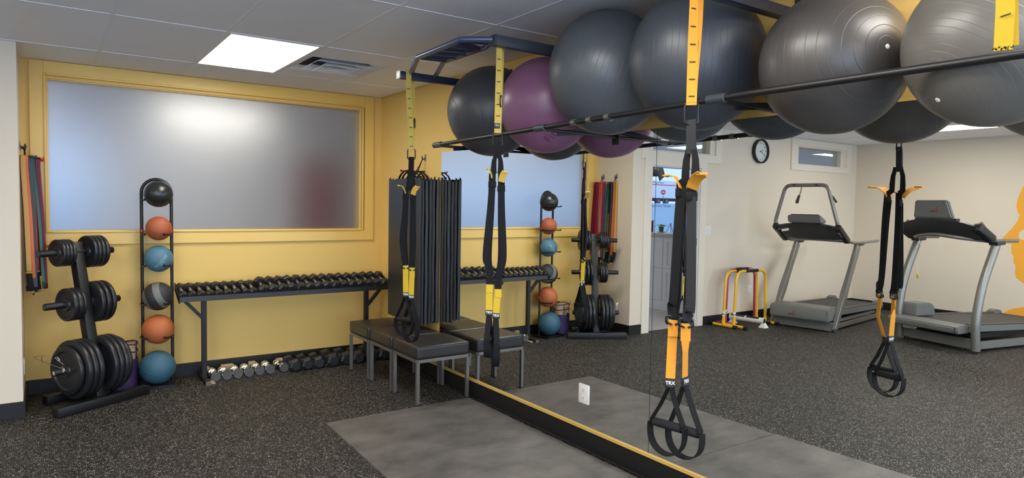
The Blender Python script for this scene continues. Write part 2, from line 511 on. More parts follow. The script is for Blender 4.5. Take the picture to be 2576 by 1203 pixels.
def dup(root, label=None, group=None):
    r = root.copy(); C.objects.link(r)
    LOC[r.name] = LOC.get(root.name, Vector())
    if label: r['label'] = label
    if group: r['group'] = group
    for ch in list(root.children):
        c = ch.copy(); C.objects.link(c); c.parent = r
        for g in ch.children:
            d = g.copy(); C.objects.link(d); d.parent = c
    return r

def text_bm(txt, size, ext=0.0004, align='CENTER', spacing=1.0, bold=0.0):
    cu = bpy.data.curves.new('t', 'FONT'); cu.body = txt; cu.size = size; cu.extrude = ext
    cu.offset = size*bold; cu.align_x = align; cu.align_y = 'CENTER'; cu.resolution_u = 3; cu.space_character = spacing
    o = bpy.data.objects.new('t', cu); C.objects.link(o)
    bpy.context.view_layer.update()
    dg = bpy.context.evaluated_depsgraph_get()
    me = bpy.data.meshes.new_from_object(o.evaluated_get(dg))
    bm = bmesh.new(); bm.from_mesh(me)
    bpy.data.objects.remove(o); bpy.data.curves.remove(cu); bpy.data.meshes.remove(me)
    return bm

def frame(o, x, z):
    """matrix whose local x -> x, local y -> z (up in the text), local z -> normal"""
    x = Vector(x).normalized(); y = Vector(z); y = (y - x * y.dot(x)).normalized(); n = x.cross(y)
    mm = Matrix((x, y, n)).transposed().to_4x4(); mm.translation = Vector(o)
    return mm

def text(name, txt, size, o, x, up, material, parent, **kw):
    bm = text_bm(txt, size, **kw)
    bmesh.ops.transform(bm, matrix=frame(o, x, up), verts=bm.verts)
    return obj(name, bm, material, parent, smooth=None)

def text_on_ball(name, txt, size, centre_, r, direction, right, material, parent, spacing=1.0):
    bm = text_bm(txt, size, ext=0.0, spacing=spacing)
    d = Vector(direction).normalized(); x = Vector(right); x = (x - d * x.dot(d)).normalized(); y = d.cross(x)
    for v in bm.verts:
        p = (d * r + x * v.co.x + y * v.co.y).normalized() * (r + 0.0006)
        v.co = Vector(centre_) + p
    return obj(name, bm, material, parent, smooth=None)

# ================================================================== SETTING
CZ = 2.585       # ceiling height
XA = -2.93       # alcove wall
YD = -0.628      # door wall
XF = -7.94       # far wall
YB = -9.3        # wall behind the camera

mb = MB(); mb.box((XF, YB, -0.1), (0.006, YD, 0)); mb.box((XA, YD, -0.1), (0.006, 0, 0)); mb.box((-4.134, YD, -0.1), (-3.244, -0.565, 0))
struct('floor', mb, 'floor')
mb = MB(); mb.box((-14, -0.565, -0.1), (-2.99, 4.0, -0.001)); mb.box((-2.99, 0.13, -0.1), (2.5, 4.0, -0.001))
hf = struct('floor_hall', mb, 'wood_floor')

# ceiling: slab, grid bars and every tile
mb = MB(); mb.box((XF, YB, CZ + 0.03), (0.006, 0, CZ + 0.12))
ceil = struct('ceiling', mb, 'grid_gap')
gx = [0.0] + [-0.603 - 0.616*k for k in range(12)] + [XF]
gy = [0.0] + [-0.66 - 1.178*k for k in range(8)] + [YB]
lights = {(2, 1), (2, 4), (5, 3), (10, 2), (8, 4), (5, 5), (11, 5), (2, 6), (8, 6), (0, 5)}  # panels out of sight, several added to brighten the room evenly
vent_cell = (1, 1)
BW = 0.012
tile_meshes = {}
for i in range(len(gx) - 1):
    for j in range(len(gy) - 1):
        x1, x0, y1, y0 = gx[i], gx[i+1], gy[j], gy[j+1]
        if x1 - x0 < 0.03 or y1 - y0 < 0.03 or (i, j) in lights or (i, j) == vent_cell: continue
        if x1 < XA - 0.02 and y1 > YD + 0.02: y1 = YD
        w, d = round(x1 - x0 - 0.008, 3), round(y1 - y0 - 0.008, 3)
        if d < 0.02: continue
        if (w, d) not in tile_meshes:
            t = MB(); t.box((-w/2, -d/2, 0), (w/2, d/2, 0.012), 0.002, 1)
            o = obj('ceiling_tile', t, 'ceiling_tile', ceil, smooth=None, local=True)
            tile_meshes[(w, d)] = o
        else:
            o = tile_meshes[(w, d)].copy(); C.objects.link(o)
        o.location = ((x0+x1)/2, (y0+y1)/2, CZ + 0.0005)
for x in gx[1:-1]:
    y1 = 0 if x > XA else YD
    obj('grid_bar', MB().box((x-BW, YB, CZ-0.002), (x+BW, y1, CZ+0.0035)), 'grid', ceil, None)
for y in gy[1:-1]:
    obj('grid_bar', MB().box((XF, y-BW, CZ-0.0025), (0, y+BW, CZ+0.003)), 'grid', ceil, None)

# walls
def wall_holes(axis, c0, c1, a0, a1, z0, z1, holes):
    """wall slab: axis 'y' = plane across Y (spans X a0..a1), thickness c0..c1; holes (a,b,z,z)"""
    mb = MB()
    def bx(u0, u1, w0, w1):
        if u1 - u0 < 1e-4 or w1 - w0 < 1e-4: return
        if axis == 'y': mb.box((u0, c0, w0), (u1, c1, w1))
        else: mb.box((c0, u0, w0), (c1, u1, w1))
    us = sorted({a0, a1} | {h[0] for h in holes} | {h[1] for h in holes})
    for u0, u1 in zip(us, us[1:]):
        hs = sorted([h for h in holes if h[0] <= u0 + 1e-6 and h[1] >= u1 - 1e-6], key=lambda h: h[2])
        z = z0
        for h in hs:
            bx(u0, u1, z, h[2]); z = h[3]
        bx(u0, u1, z, z1)
    bmesh.ops.remove_doubles(mb.bm, verts=mb.bm.verts, dist=1e-5)
    return mb
GX0, GX1, GZ0, GZ1 = -2.765, -0.221, 1.272, 2.442   # frosted glass
struct('wall_back', wall_holes('y', 0.0, 0.13, XA, 0.15, 0, CZ+0.1, [(GX0, GX1, GZ0, GZ1)]), 'yellow_wall')
struct('wall_right', MB().box((0.006, YB, 0), (0.15, 0.0, CZ+0.1)), 'yellow_wall')
struct('wall_alcove', MB().box((-3.02, YD, 0), (XA, 0.13, CZ+0.1)), 'beige_wall')
DX0, DX1, DZ = -4.134, -3.244, 2.045
TZ0, TZ1 = 2.235, 2.475
WX0, WX1, WZ0, WZ1 = -7.455, -6.262, 2.212, 2.455
struct('wall_door', wall_holes('y', YD, -0.50, -14.0, -3.02, 0, CZ+0.1, [(DX0, DX1, 0, DZ), (-4.31, -3.225, TZ0, TZ1), (WX0, WX1, WZ0, WZ1)]), 'beige_wall')
struct('wall_left', MB().box((XF-0.12, YB, 0), (XF, YD, CZ+0.1)), 'beige_wall')
struct('wall_front', wall_holes('y', YB-0.12, YB, XF, 0.15, 0, CZ+0.1, [(-7.8, -4.1, 0.12, 2.5), (-3.9, -0.2, 0.12, 2.5)]), 'beige_wall')
for k, (a, b) in enumerate([(-7.8, -4.1), (-3.9, -0.2)]):
    w = struct('window_%d' % (k+8), MB().box((a, YB-0.07, 0.12), (b, YB-0.064, 2.5)), 'glass')
    fr = MB()
    for (p, q) in (((a, YB-0.1, 0.12), (b, YB-0.02, 0.18)), ((a, YB-0.1, 2.44), (b, YB-0.02, 2.5)), ((a, YB-0.1, 0.18), (a+0.05, YB-0.02, 2.44)), ((b-0.05, YB-0.1, 0.18), (b, YB-0.02, 2.44))): fr.box(p, q)
    obj('window_frame', fr, 'white_paint', w, None)

# hall beyond the door and the frosted window
struct('ceiling_hall', MB().box((-14, -0.5, 2.62), (2.5, 4.1, 2.75)), 'ceiling_tile')
struct('wall_hall_window', wall_holes('y', 4.0, 4.12, -14, 2.5, 0, 2.7, [(-13.6, -11.2, 0.75, 2.45), (-10.9, -6.6, 0.75, 2.45), (-6.3, -2.2, 0.75, 2.45)]), 'hall_wall')
struct('wall_hall_left', MB().box((-14.1, -0.5, 0), (-14, 4.0, 2.7)), 'hall_wall')
struct('wall_hall_right', MB().box((2.5, 0.0, 0), (2.6, 4.0, 2.7)), 'hall_wall')
struct('wall_hall_back', MB().box((0.15, 0.0, 0), (2.5, 0.13, 2.7)), 'hall_wall')
for k, (a, b) in enumerate([(-13.6, -11.2), (-10.9, -6.6), (-6.3, -2.2)]):
    mb = MB(); mb.box((a, 4.05, 0.75), (b, 4.056, 2.45))
    w = struct('window_%d' % (k+3), mb, 'dimming_glass')
    fr = MB()
    for (p, q) in (((a, 4.02, 0.75), (b, 4.09, 0.79)), ((a, 4.02, 2.41), (b, 4.09, 2.45)), ((a, 4.02, 0.79), (a+0.04, 4.09, 2.41)), ((b-0.04, 4.02, 0.79), (b, 4.09, 2.41))): fr.box(p, q)
    obj('window_frame', fr, 'white_paint', w, None)
    obj('privacy_film', MB().box((a+0.04, 4.045, 0.79), (b-0.04, 4.0475, 1.622)), 'film', w, None)
# lettering stuck on the outside of the glass, facing the street
lt = text('window_lettering', 'Intravenous Therapy', 0.080, (-8.50, 4.043, 1.563), (-1, 0, 0), (0, 0, 1), 'ink_blue', None, ext=0.0006)
tag(lt, 'blue Intravenous Therapy lettering on the hall window seen through the door', 'lettering')

# street outside
mb = MB(); mb.add([(-90, 4.3, -0.15), (40, 4.3, -0.15), (40, 30, 1.75), (-90, 30, 1.75), (40, 75, 1.75), (-90, 75, 1.75)], [(0, 1, 2, 3), (3, 2, 4, 5)])
struct('street_ground', mb, 'street')

# light panels
def panel(name, x0, x1, y0, y1, z, m_, label, group):
    t = thing(name, label, 'light', ((x0+x1)/2, (y0+y1)/2, z), group)
    f = MB(); e = 0.016
    f.box((x0, y0, z-0.004), (x1, y0+e, z+0.02)); f.box((x0, y1-e, z-0.004), (x1, y1, z+0.02))
    f.box((x0, y0+e, z-0.004), (x0+e, y1-e, z+0.02)); f.box((x1-e, y0+e, z-0.004), (x1, y1-e, z+0.02))
    obj('frame', f, 'white', t, None)
    d = MB(); d.add([(x0+e, y0+e, z), (x0+e, y1-e, z), (x1-e, y1-e, z), (x1-e, y0+e, z)], [(0, 1, 2, 3)])
    # a thin closed tray keeps the light going down only
    obj('diffuser', d, m_, t, None)
    return t
for (i, j) in sorted(lights):
    x1, x0, y1, y0 = gx[i]-0.012, gx[i+1]+0.012, gy[j]-0.012, gy[j+1]+0.012
    lab = {(2, 1): 'bright square ceiling light panel beside the air vent', (10, 2): 'ceiling light panel above the treadmills, seen under the last ball'}.get((i, j), 'unseen flat white light panel put in the tiled ceiling to light the room')
    panel('ceiling_light', x0, x1, y0, y1, CZ, 'led', lab, 'ceiling light panels of the gym')
hall_lights = [(-1.05, 2.6), (-5.2, 1.2), (-7.6, 2.6), (-10.0, 0.9), (-10.6, 2.9), (-12.6, 1.9), (-6.2, 3.2), (-3.4, 2.6)]
for x, y in hall_lights:
    panel('hall_light', x-0.6, x+0.6, y-0.15 if x != -1.05 else y-0.4, y+0.15 if x != -1.05 else y+0.4, 2.612, 'led_hall', 'long ceiling light in the hall seen through the high windows', 'long ceiling lights of the hall')

# ---- frosted window with its painted casing
w1 = struct('window_1', MB().box((GX0+0.0005, 0.012, GZ0+0.0005), (GX1-0.0005, 0.018, GZ1-0.0005)), 'frosted')
cx0, cx1, cz0 = -2.872, -0.082, 1.162
def rect_frame(mb, a0, a1, z0, z1, w, y0, y1, bev=0.0, wt=None, wb=None):
    wt = w if wt is None else wt; wb = w if wb is None else wb
    mb.box((a0, y0, z0), (a0+w, y1, z1), bev); mb.box((a1-w, y0, z0), (a1, y1, z1), bev)
    mb.box((a0+w, y0, z0), (a1-w, y1, z0+wb), bev); mb.box((a0+w, y0, z1-wt), (a1-w, y1, z1), bev)
    return mb
obj('casing', rect_frame(MB(), cx0, cx1, cz0, CZ-0.004, 0.093, -0.020, 0.002, 0.002, wt=0.108, wb=0.098), 'yellow_trim', w1, None)
obj('molding', rect_frame(MB(), cx0+0.088, cx1-0.108, cz0+0.096, CZ-0.095, 0.016, -0.030, 0.0, 0.004), 'yellow_trim', w1, 40)
obj('stop_bead', rect_frame(MB(), GX0-0.004, GX1+0.012, GZ0-0.006, GZ1+0.02, 0.012, -0.014, -0.0005, 0.003), 'yellow_trim', w1, 40)

# ---- transom over the door and the high window
w2 = struct('window_2', MB().box((-4.31, -0.57, TZ0), (-3.225, -0.564, TZ1)), 'glass')
obj('casing', rect_frame(MB(), -4.538, -3.058, 2.12, CZ-0.003, 0.12, YD-0.018, YD+0.002, 0.002, wt=0.09, wb=0.10), 'cream_trim', w2, None)
obj('inner_frame', rect_frame(MB(), -4.36, -3.20, TZ0-0.01, TZ1+0.01, 0.05, YD-0.006, YD+0.001, 0.002, wt=0.0101, wb=0.0101), 'cream_trim', w2, None)
w7 = struct('window_7', MB().box((WX0, -0.57, WZ0), (WX1, -0.564, WZ1)), 'glass')
obj('casing', rect_frame(MB(), -7.74, -6.115, 2.115, CZ-0.010, 0.13, YD-0.018, YD+0.002, 0.002, wt=0.10, wb=0.09), 'cream_trim', w7, None)
obj('inner_frame', rect_frame(MB(), WX0-0.06, WX1+0.012, WZ0-0.01, WZ1+0.012, 0.055, YD-0.006, YD+0.001, 0.002, wt=0.0101, wb=0.0101), 'cream_trim', w7, None)

# ---- door opening
d1 = struct('door_1', MB().box((DX0-0.118, YD-0.020, 0), (DX0+0.0, YD+0.002, 2.121), 0.002), 'cream_trim')
obj('casing', MB().box((DX1, YD-0.020, 0), (DX1+0.125, YD+0.002, 2.121), 0.002), 'cream_trim', d1, None)
obj('head_casing', MB().box((DX0, YD-0.020, DZ), (DX1, YD+0.002, 2.121), 0.002), 'cream_trim', d1, None)
jb = MB(); jb.box((DX0, YD, 0), (DX0+0.012, -0.48, DZ)); jb.box((DX1-0.012, YD, 0), (DX1, -0.48, DZ)); jb.box((DX0+0.012, YD, DZ-0.012), (DX1-0.012, -0.48, DZ))
obj('jamb', jb, 'white_paint', d1, None)
obj('door_stop', MB().box((DX0+0.012, -0.56, 0), (DX0+0.03, -0.53, DZ-0.012)), 'white_paint', d1, None)
for z in (0.25, 1.05, 1.85):
    obj('hinge', MB().box((DX0+0.012, YD+0.01, z), (DX0+0.016, YD+0.045, z+0.09), 0.001), 'steel', d1, None)

# ---- baseboards
BH = 0.115
struct('baseboard_back', MB().box((XA+0.01, -0.011, 0), (-0.001, 0.0, BH), 0.002), 'base')
struct('baseboard_alcove', MB().box((XA, YD, 0), (XA+0.011, -0.011, BH), 0.002), 'base')
struct('baseboard_door_right', MB().box((-3.12, YD-0.011, 0), (XA+0.011, YD, BH), 0.002), 'base')
struct('baseboard_door_left', MB().box((XF, YD-0.011, 0), (-4.252, YD, BH), 0.002), 'base')
struct('baseboard_left', MB().box((XF, YB, 0), (XF+0.011, YD-0.011, BH), 0.002), 'base')
struct('baseboard_right', MB().box((-0.008, YB, 0), (0.006, -0.011, 0.128), 0.002), 'base')
struct('trim_1', MB().box((-0.030, YB, 0.0), (-0.008, -0.011, 0.014), 0.005), 'base')
tr = MB(); tr.box((-0.011, -8.65, 0.128), (0.006, -0.012, 0.146), 0.003); tr.box((-0.014, -8.65, 0.128), (-0.008, -0.012, 0.134), 0.001)
struct('trim_2', tr, 'gold')

# ---- mirrors
YM = [-1.267, -3.727, -6.187, -8.647]
labs = ['frameless wall mirror pane holding the outlet, left of the seam', 'frameless wall mirror pane right of the seam, behind the suspension straps', 'frameless wall mirror pane nearest to the viewer']
for k in range(3):
    t = MB(); t.box((0.0, YM[k+1]+0.002, 0.146), (0.006, YM[k]-0.002, 1.977))
    o = centre(obj('wall_mirror', t, 'mirror', None, None)); tag(o, labs[k], 'mirror', 'mirror panes on the wall')

for k, y in enumerate(YM[1:3]):
    struct('trim_%d' % (k+3), MB().box((0.001, y-0.0035, 0.146), (0.0062, y+0.0035, 1.977)), 'ink_black')

# ---- outlets, switch
def outlet(label, o, x, n, toggles=False, w=0.075, h=0.118):
    """plate centred at o, x = plate right, n = outward"""
    o = Vector(o); x = Vector(x); n = Vector(n); up = Vector((0, 0, 1))
    t = thing('light_switch' if toggles else 'wall_outlet', label, 'switch' if toggles else 'outlet', o)
    fr = frame(o, x, up)
    if fr.to_3x3().col[2].dot(n) < 0: fr = frame(o, -x, up)
    b = MB(); b.box((-w/2, -h/2, 0), (w/2, h/2, 0.006), 0.002); bmesh.ops.transform(b.bm, matrix=fr, verts=b.bm.verts)
    obj('cover_plate', b, 'white', t, 40)
    if toggles:
        for s in (-0.023, 0.023):
            b = MB(); b.box((s-0.016, -0.032, 0.005), (s+0.016, 0.032, 0.009), 0.001); bmesh.ops.transform(b.bm, matrix=fr, verts=b.bm.verts)
            obj('rocker', b, 'white', t, None)
    else:
        for s in (-0.026, 0.026):
            b = MB(); b.box((-0.017, s-0.014, 0.005), (0.017, s+0.014, 0.008), 0.002); bmesh.ops.transform(b.bm, matrix=fr, verts=b.bm.verts)
            rc = obj('receptacle', b, 'white', t, None)
            b = MB()
            b.box((-0.008, s-0.002, 0.0075), (-0.006, s+0.008, 0.0086)); b.box((0.006, s-0.002, 0.0075), (0.008, s+0.007, 0.0086)); b.box((-0.002, s-0.010, 0.0075), (0.002, s-0.006, 0.0086))
            bmesh.ops.transform(b.bm, matrix=fr, verts=b.bm.verts)
            sl = obj('slot', b, 'ink_black', rc, None)
outlet('white wall outlet set in the mirror near the floor', (0.0, -3.169, 0.351), (0, -1, 0), (-1, 0, 0), w=0.094, h=0.122)
outlet('white wall outlet behind the yellow hurdle bars', (-5.246, YD, 0.405), (1, 0, 0), (0, -1, 0), w=0.09, h=0.13)
outlet('white wall outlet low on the alcove wall by the weight tree', (XA, -0.39, 0.31), (0, 1, 0), (1, 0, 0))
outlet('white light switch beside the door casing', (-4.325, YD, 1.238), (1, 0, 0), (0, -1, 0), toggles=True, w=0.118, h=0.125)

# ---- air vent
x1, x0, y1, y0 = gx[1]-0.014, gx[2]+0.014, gy[1]-0.014, gy[2]+0.014
vt = thing('ceiling_vent', 'square stepped air vent in the ceiling right of the light panel', 'vent', ((x0+x1)/2, (y0+y1)/2, CZ))
mb = MB()
vy0, vy1 = -1.50, -0.93
obj('filler_panel', MB().box((x0, y0, CZ-0.001), (x1, vy0, CZ+0.012)), 'ceiling_tile', vt, None)
obj('filler_panel', MB().box((x0, vy1, CZ-0.001), (x1, y1, CZ+0.012)), 'ceiling_tile', vt, None)
mb = MB()
def ring(mb, x0, x1, y0, y1, z0, w, z1):
    """sloping square ring from outer edge at z0 to inner edge (w in) at z1"""
    o = [(x0, y0, z0), (x1, y0, z0), (x1, y1, z0), (x0, y1, z0)]; i = [(x0+w, y0+w, z1), (x1-w, y0+w, z1), (x1-w, y1-w, z1), (x0+w, y1-w, z1)]
    t = 0.003
    o2 = [(a, b, c+t) for a, b, c in o]; i2 = [(a, b, c+t) for a, b, c in i]
    v = o + i + o2 + i2
    f = []
    for k in range(4):
        l = (k+1) % 4
        f += [(k, l, 4+l, 4+k), (8+k, 12+k, 12+l, 8+l), (k, 8+k, 8+l, l), (4+k, 4+l, 12+l, 12+k)]
    mb.add(v, f)
for k, nm in enumerate(('outer_cone', 'middle_cone', 'inner_cone')):
    q = MB(); a = 0.075 * k + 0.004
    ring(q, x0+a, x1-a, vy0+a, vy1-a, CZ-0.002-0.010*k, 0.062, CZ+0.028)
    obj(nm, q, 'grid', vt, None)
q = MB(); a = 0.222; q.add([(x0+a, vy0+a, CZ-0.024), (x1-a, vy0+a, CZ-0.024), (x1-a, vy1-a, CZ-0.024), (x0+a, vy1-a, CZ-0.024), ((x0+x1)/2, (vy0+vy1)/2, CZ+0.01)], [(0, 1, 4), (1, 2, 4), (2, 3, 4), (3, 0, 4)])
obj('centre_cone', q, 'grid', vt, None)
q = MB(); q.box((x0, vy0, CZ+0.0285), (x1, vy1, CZ+0.0295)); obj('duct_plate', q, 'grid_gap', vt, None)

# ---- wall logo
def zpoly(name, pts, x, th, material, parent=None):
    vs = [(x, y, z) for y, z in pts]; n = len(vs)
    mb = MB(); mb.add(vs + [(x+th, y, z) for y, z in pts], [tuple(reversed(range(n))), tuple(range(n, 2*n))] + [(i, (i+1) % n, n+(i+1) % n, n+i) for i in range(n)])
    return obj(name, mb, material, parent, None)
lg = thing('wall_logo', 'orange profile head painted on the wall beyond the treadmills', 'wall art', (XF, -3.4, 0.9))
prof = [(-2.961, 0.6), (-2.868, 0.671), (-2.852, 0.718), (-2.851, 0.836), (-2.822, 0.877), (-2.827, 0.958), (-2.803, 0.984), (-2.79, 1.064), (-2.797, 1.123), (-2.728, 1.13), (-2.69, 1.155), (-2.683, 1.193), (-2.722, 1.249), (-2.787, 1.333), (-2.849, 1.442)]
prof += [(-2.868, 1.523), (-2.844, 1.549), (-2.822, 1.629), (-2.835, 1.736), (-2.866, 1.842), (-2.898, 1.921), (-3.02, 2.03), (-3.25, 2.1), (-3.5, 2.06), (-3.72, 1.92), (-3.84, 1.66), (-3.82, 1.4), (-3.7, 1.15), (-3.6, 0.95), (-3.56, 0.7), (-3.2, 0.56)]
zpoly('face', prof, XF, 0.002, 'orange_paint', lg)
zpoly('eye', [(-2.868 - 0.075 + 0.075*math.cos(a), 1.262 + 0.075*math.sin(a) - 0.02*math.cos(a)) for a in [2*PI*k/20 for k in range(20)]], XF+0.002, 0.001, 'beige_wall', lg)
sh = [(-3.35 + 0.62*math.cos(a), 0.13 + 0.2*math.sin(a)) for a in [PI*k/14 for k in range(15)]]
sh = [(y, z) for y, z in sh]
zpoly('shoulder', sh, XF, 0.002, 'orange_paint', lg)

# ---- clock
ck = Vector((-5.36, YD, 2.336)); cr_ = 0.165
t = thing('wall_clock', 'round white wall clock with black rim on the beige wall', 'clock', ck)
mb = MB(); mb.lathe([(0, 0.0), (cr_, 0.0), (cr_+0.004, 0.02), (cr_+0.002, 0.05), (cr_-0.008, 0.055), (cr_-0.016, 0.05), (cr_-0.018, 0.02)], ck, (0, -1, 0), 48)
obj('rim', mb, 'ink_black', t)
obj('face', MB().lathe([(0, 0.0205), (cr_-0.0175, 0.0205)], ck, (0, -1, 0), 48), 'face_plastic', t)
for h in range(1, 13):
    a = PI/2 - h*PI/6
    text('numeral', str(h), 0.042, ck + Vector((math.cos(a)*0.115, -0.0215, math.sin(a)*0.115)), (1, 0, 0), (0, 0, 1), 'ink_black', t)
for (ang, ln, w) in ((PI/2 - 9.67*PI/6, 0.065, 0.007), (PI/2 - 8.1*PI/6, 0.105, 0.005)):
    dv = Vector((math.cos(ang), 0, math.sin(ang)))
    obj('hand', MB().beam(ck + Vector((0, -0.026, 0)) - dv*0.018, ck + Vector((0, -0.026, 0)) + dv*ln, w, 0.002, (0, 1, 0)), 'ink_black', t, None)
obj('glass_cover', MB().lathe([(0, 0.045), (cr_-0.014, 0.044)], ck, (0, -1, 0), 48), 'glass', t)

# ================================================================== FLOOR MATS
def slab(name, pts, z0, z1, material, label, cat, group):
    mb = MB(); n = len(pts)
    mb.prism(pts, z0, z1)
    o = obj(name, mb, material, None, None); centre(o); return tag(o, label, cat, group)
slab('rubber_mat', [(-0.06, -1.866), (-1.215, -1.875), (-1.268, -3.690), (-0.06, -3.665)], 0.0, 0.011, 'stall', 'grey rubber floor mat with a scuffed corner in front of the stools', 'mat', 'rubber floor mats')
slab('rubber_mat', [(-0.06, -3.669), (-1.277, -3.695), (-1.33, -5.52), (-0.06, -5.50)], 0.0, 0.011, 'stall', 'grey rubber floor mat under the nearest hanging suspension trainer', 'mat', 'rubber floor mats')

# ================================================================== EXERCISE BALLS ON THE WALL RACK
balls = [((-0.272, -2.463, 2.174), 0.303, (64, 66, 70), 'charcoal exercise ball at the corner end of the wall rack', (-0.9, 0.32, -0.25), 0.17, 0.40),
         ((-0.266, -3.065, 2.149), 0.289, (130, 86, 118), 'purple exercise ball on the wall rack', (-0.913, -0.407, 0.028), 1.3, 0.36),
         ((-0.310, -3.656, 2.251), 0.327, (76, 82, 90), 'large slate grey exercise ball next to the purple one', (0.62, -0.72, -0.3), 0.95, 0.38),
         ((-0.307, -4.249, 2.222), 0.322, (58, 63, 72), 'dark blue-grey exercise ball behind the hanging orange strap', (0.7, -0.7, -0.05), 1.0, 0.42),
         ((-0.268, -4.879, 2.112), 0.273, (70, 67, 66), 'black-brown exercise ball with a white plug, second from the right end', (-0.373, -0.928, 0.013), 0.62, 0.36),
         ((-0.304, -5.433, 2.080), 0.262, (104, 101, 96), 'grey exercise ball with many fine rings at the right edge', (-0.623, 0.346, -0.702), 1.0, 0.36)]
plug_px = {4: (-0.60, -0.62, 0.50), 5: (-0.84, -0.44, -0.3), 1: None}
for k, (c, r, rgb, lab, rot, fq, ro) in enumerate(balls):
    t = thing('exercise_ball', lab, 'ball', (c[0], c[1], c[2]), 'exercise balls on the wall rack')
    mm_ = pvc_ball('ball_pvc_%d' % k, rgb, rot, 1.0, ro, fq)
    mb = MB(); mb.sphere(c, r, 64, 40)
    sq = {2: 0.93, 3: 0.93}.get(k, 1.0)
    for v in mb.bm.verts: v.co.y = c[1] + (v.co.y - c[1])*sq
    # the weight of the ball settles it a little
    s_ = obj('shell', mb, mm_, t, 180)
    dv = {4: Vector((-0.373, -0.928, 0.013)), 5: Vector((-0.623, 0.346, -0.702)), 0: Vector((0.5, 0.8, 0.1)), 1: Vector((-0.913, -0.407, 0.028)), 2: Vector((0.3, 0.9, -0.3)), 3: Vector((0.2, 0.1, 0.97))}[k].normalized()
    pc = Vector(c) + dv*(r-0.001)
    obj('plug', MB().lathe([(0, 0.004), (0.006, 0.0035), (0.009, 0.001), (0.009, -0.002)], pc, dv, 16), 'white' if k > 3 else mm_, t)
    if k == 2:
        text_on_ball('ball_lettering', 'CORE', 0.026, c, r, Vector((-0.40, -0.44, -0.80)), (0.237, -0.018, -0.103), 'ink_pale', t)
    if k == 1:
        text_on_ball('ball_lettering', 'Fit', 0.075, c, r+0.0002, Vector((-0.34, -0.595, -0.728)), (0.075, -0.287, 0.185), 'deboss_shade', t)

def pipe_pt(y):
    # the front pipe rises slightly towards the viewer
    return Vector((-0.562, y, 1.943 + 0.0165 * (-2.23 - max(y, -4.7))))
rk = thing('ball_rack', 'long black wall-mounted pipe rack carrying the exercise balls', 'rack', (-0.25, -3.9, 1.9))
obj('front_pipe', MB().tube([pipe_pt(-2.20), pipe_pt(-3.6), pipe_pt(-4.7), pipe_pt(-6.0)], 0.0135, 16), 'black_steel', rk)
obj('end_cap', MB().lathe([(0, -0.012), (0.012, -0.010), (0.018, 0.0), (0.018, 0.028), (0.014, 0.03)], pipe_pt(-2.185), (0, -1, 0), 20), 'black_steel', rk)
for y in (-2.245, -3.40, -4.565, -5.75):
    p = pipe_pt(y)
    cl = obj('clamp', MB().tube([p + V(0, -0.045, 0), p + V(0, -0.043, 0), p + V(0, 0.043, 0), p + V(0, 0.045, 0)], [0.016, 0.0195, 0.0195, 0.016], 20), 'dark_steel', rk)
    arm = MB()
    arm.beam(p + V(0.01, 0, -0.006), V(0.003, y, p.z - 0.012), 0.030, 0.016, (0, 0, 1), 0.003)
    arm.beam(p + V(0.12, 0, -0.02), V(0.003, y, p.z + 0.03), 0.012, 0.03, (0, 0, 1))
    a_ = obj('bracket', arm, 'black_steel', rk)
    obj('wall_flange', MB().box((-0.004, y-0.03, p.z-0.055), (0.006, y+0.03, p.z+0.075), 0.002), 'black_steel', a_, 40)
for y in (-3.68, -3.80, -3.93):
    p = pipe_pt(y)
    c_ = obj('pipe_clip', MB().tube([p + V(0, -0.016, 0), p + V(0, 0.016, 0)], 0.0165, 20), 'steel', rk)
    obj('clip_screw', MB().cyl(p + V(-0.008, -0.02, -0.012), p + V(-0.008, -0.032, -0.012), 0.0045, seg=10), 'chrome', c_)

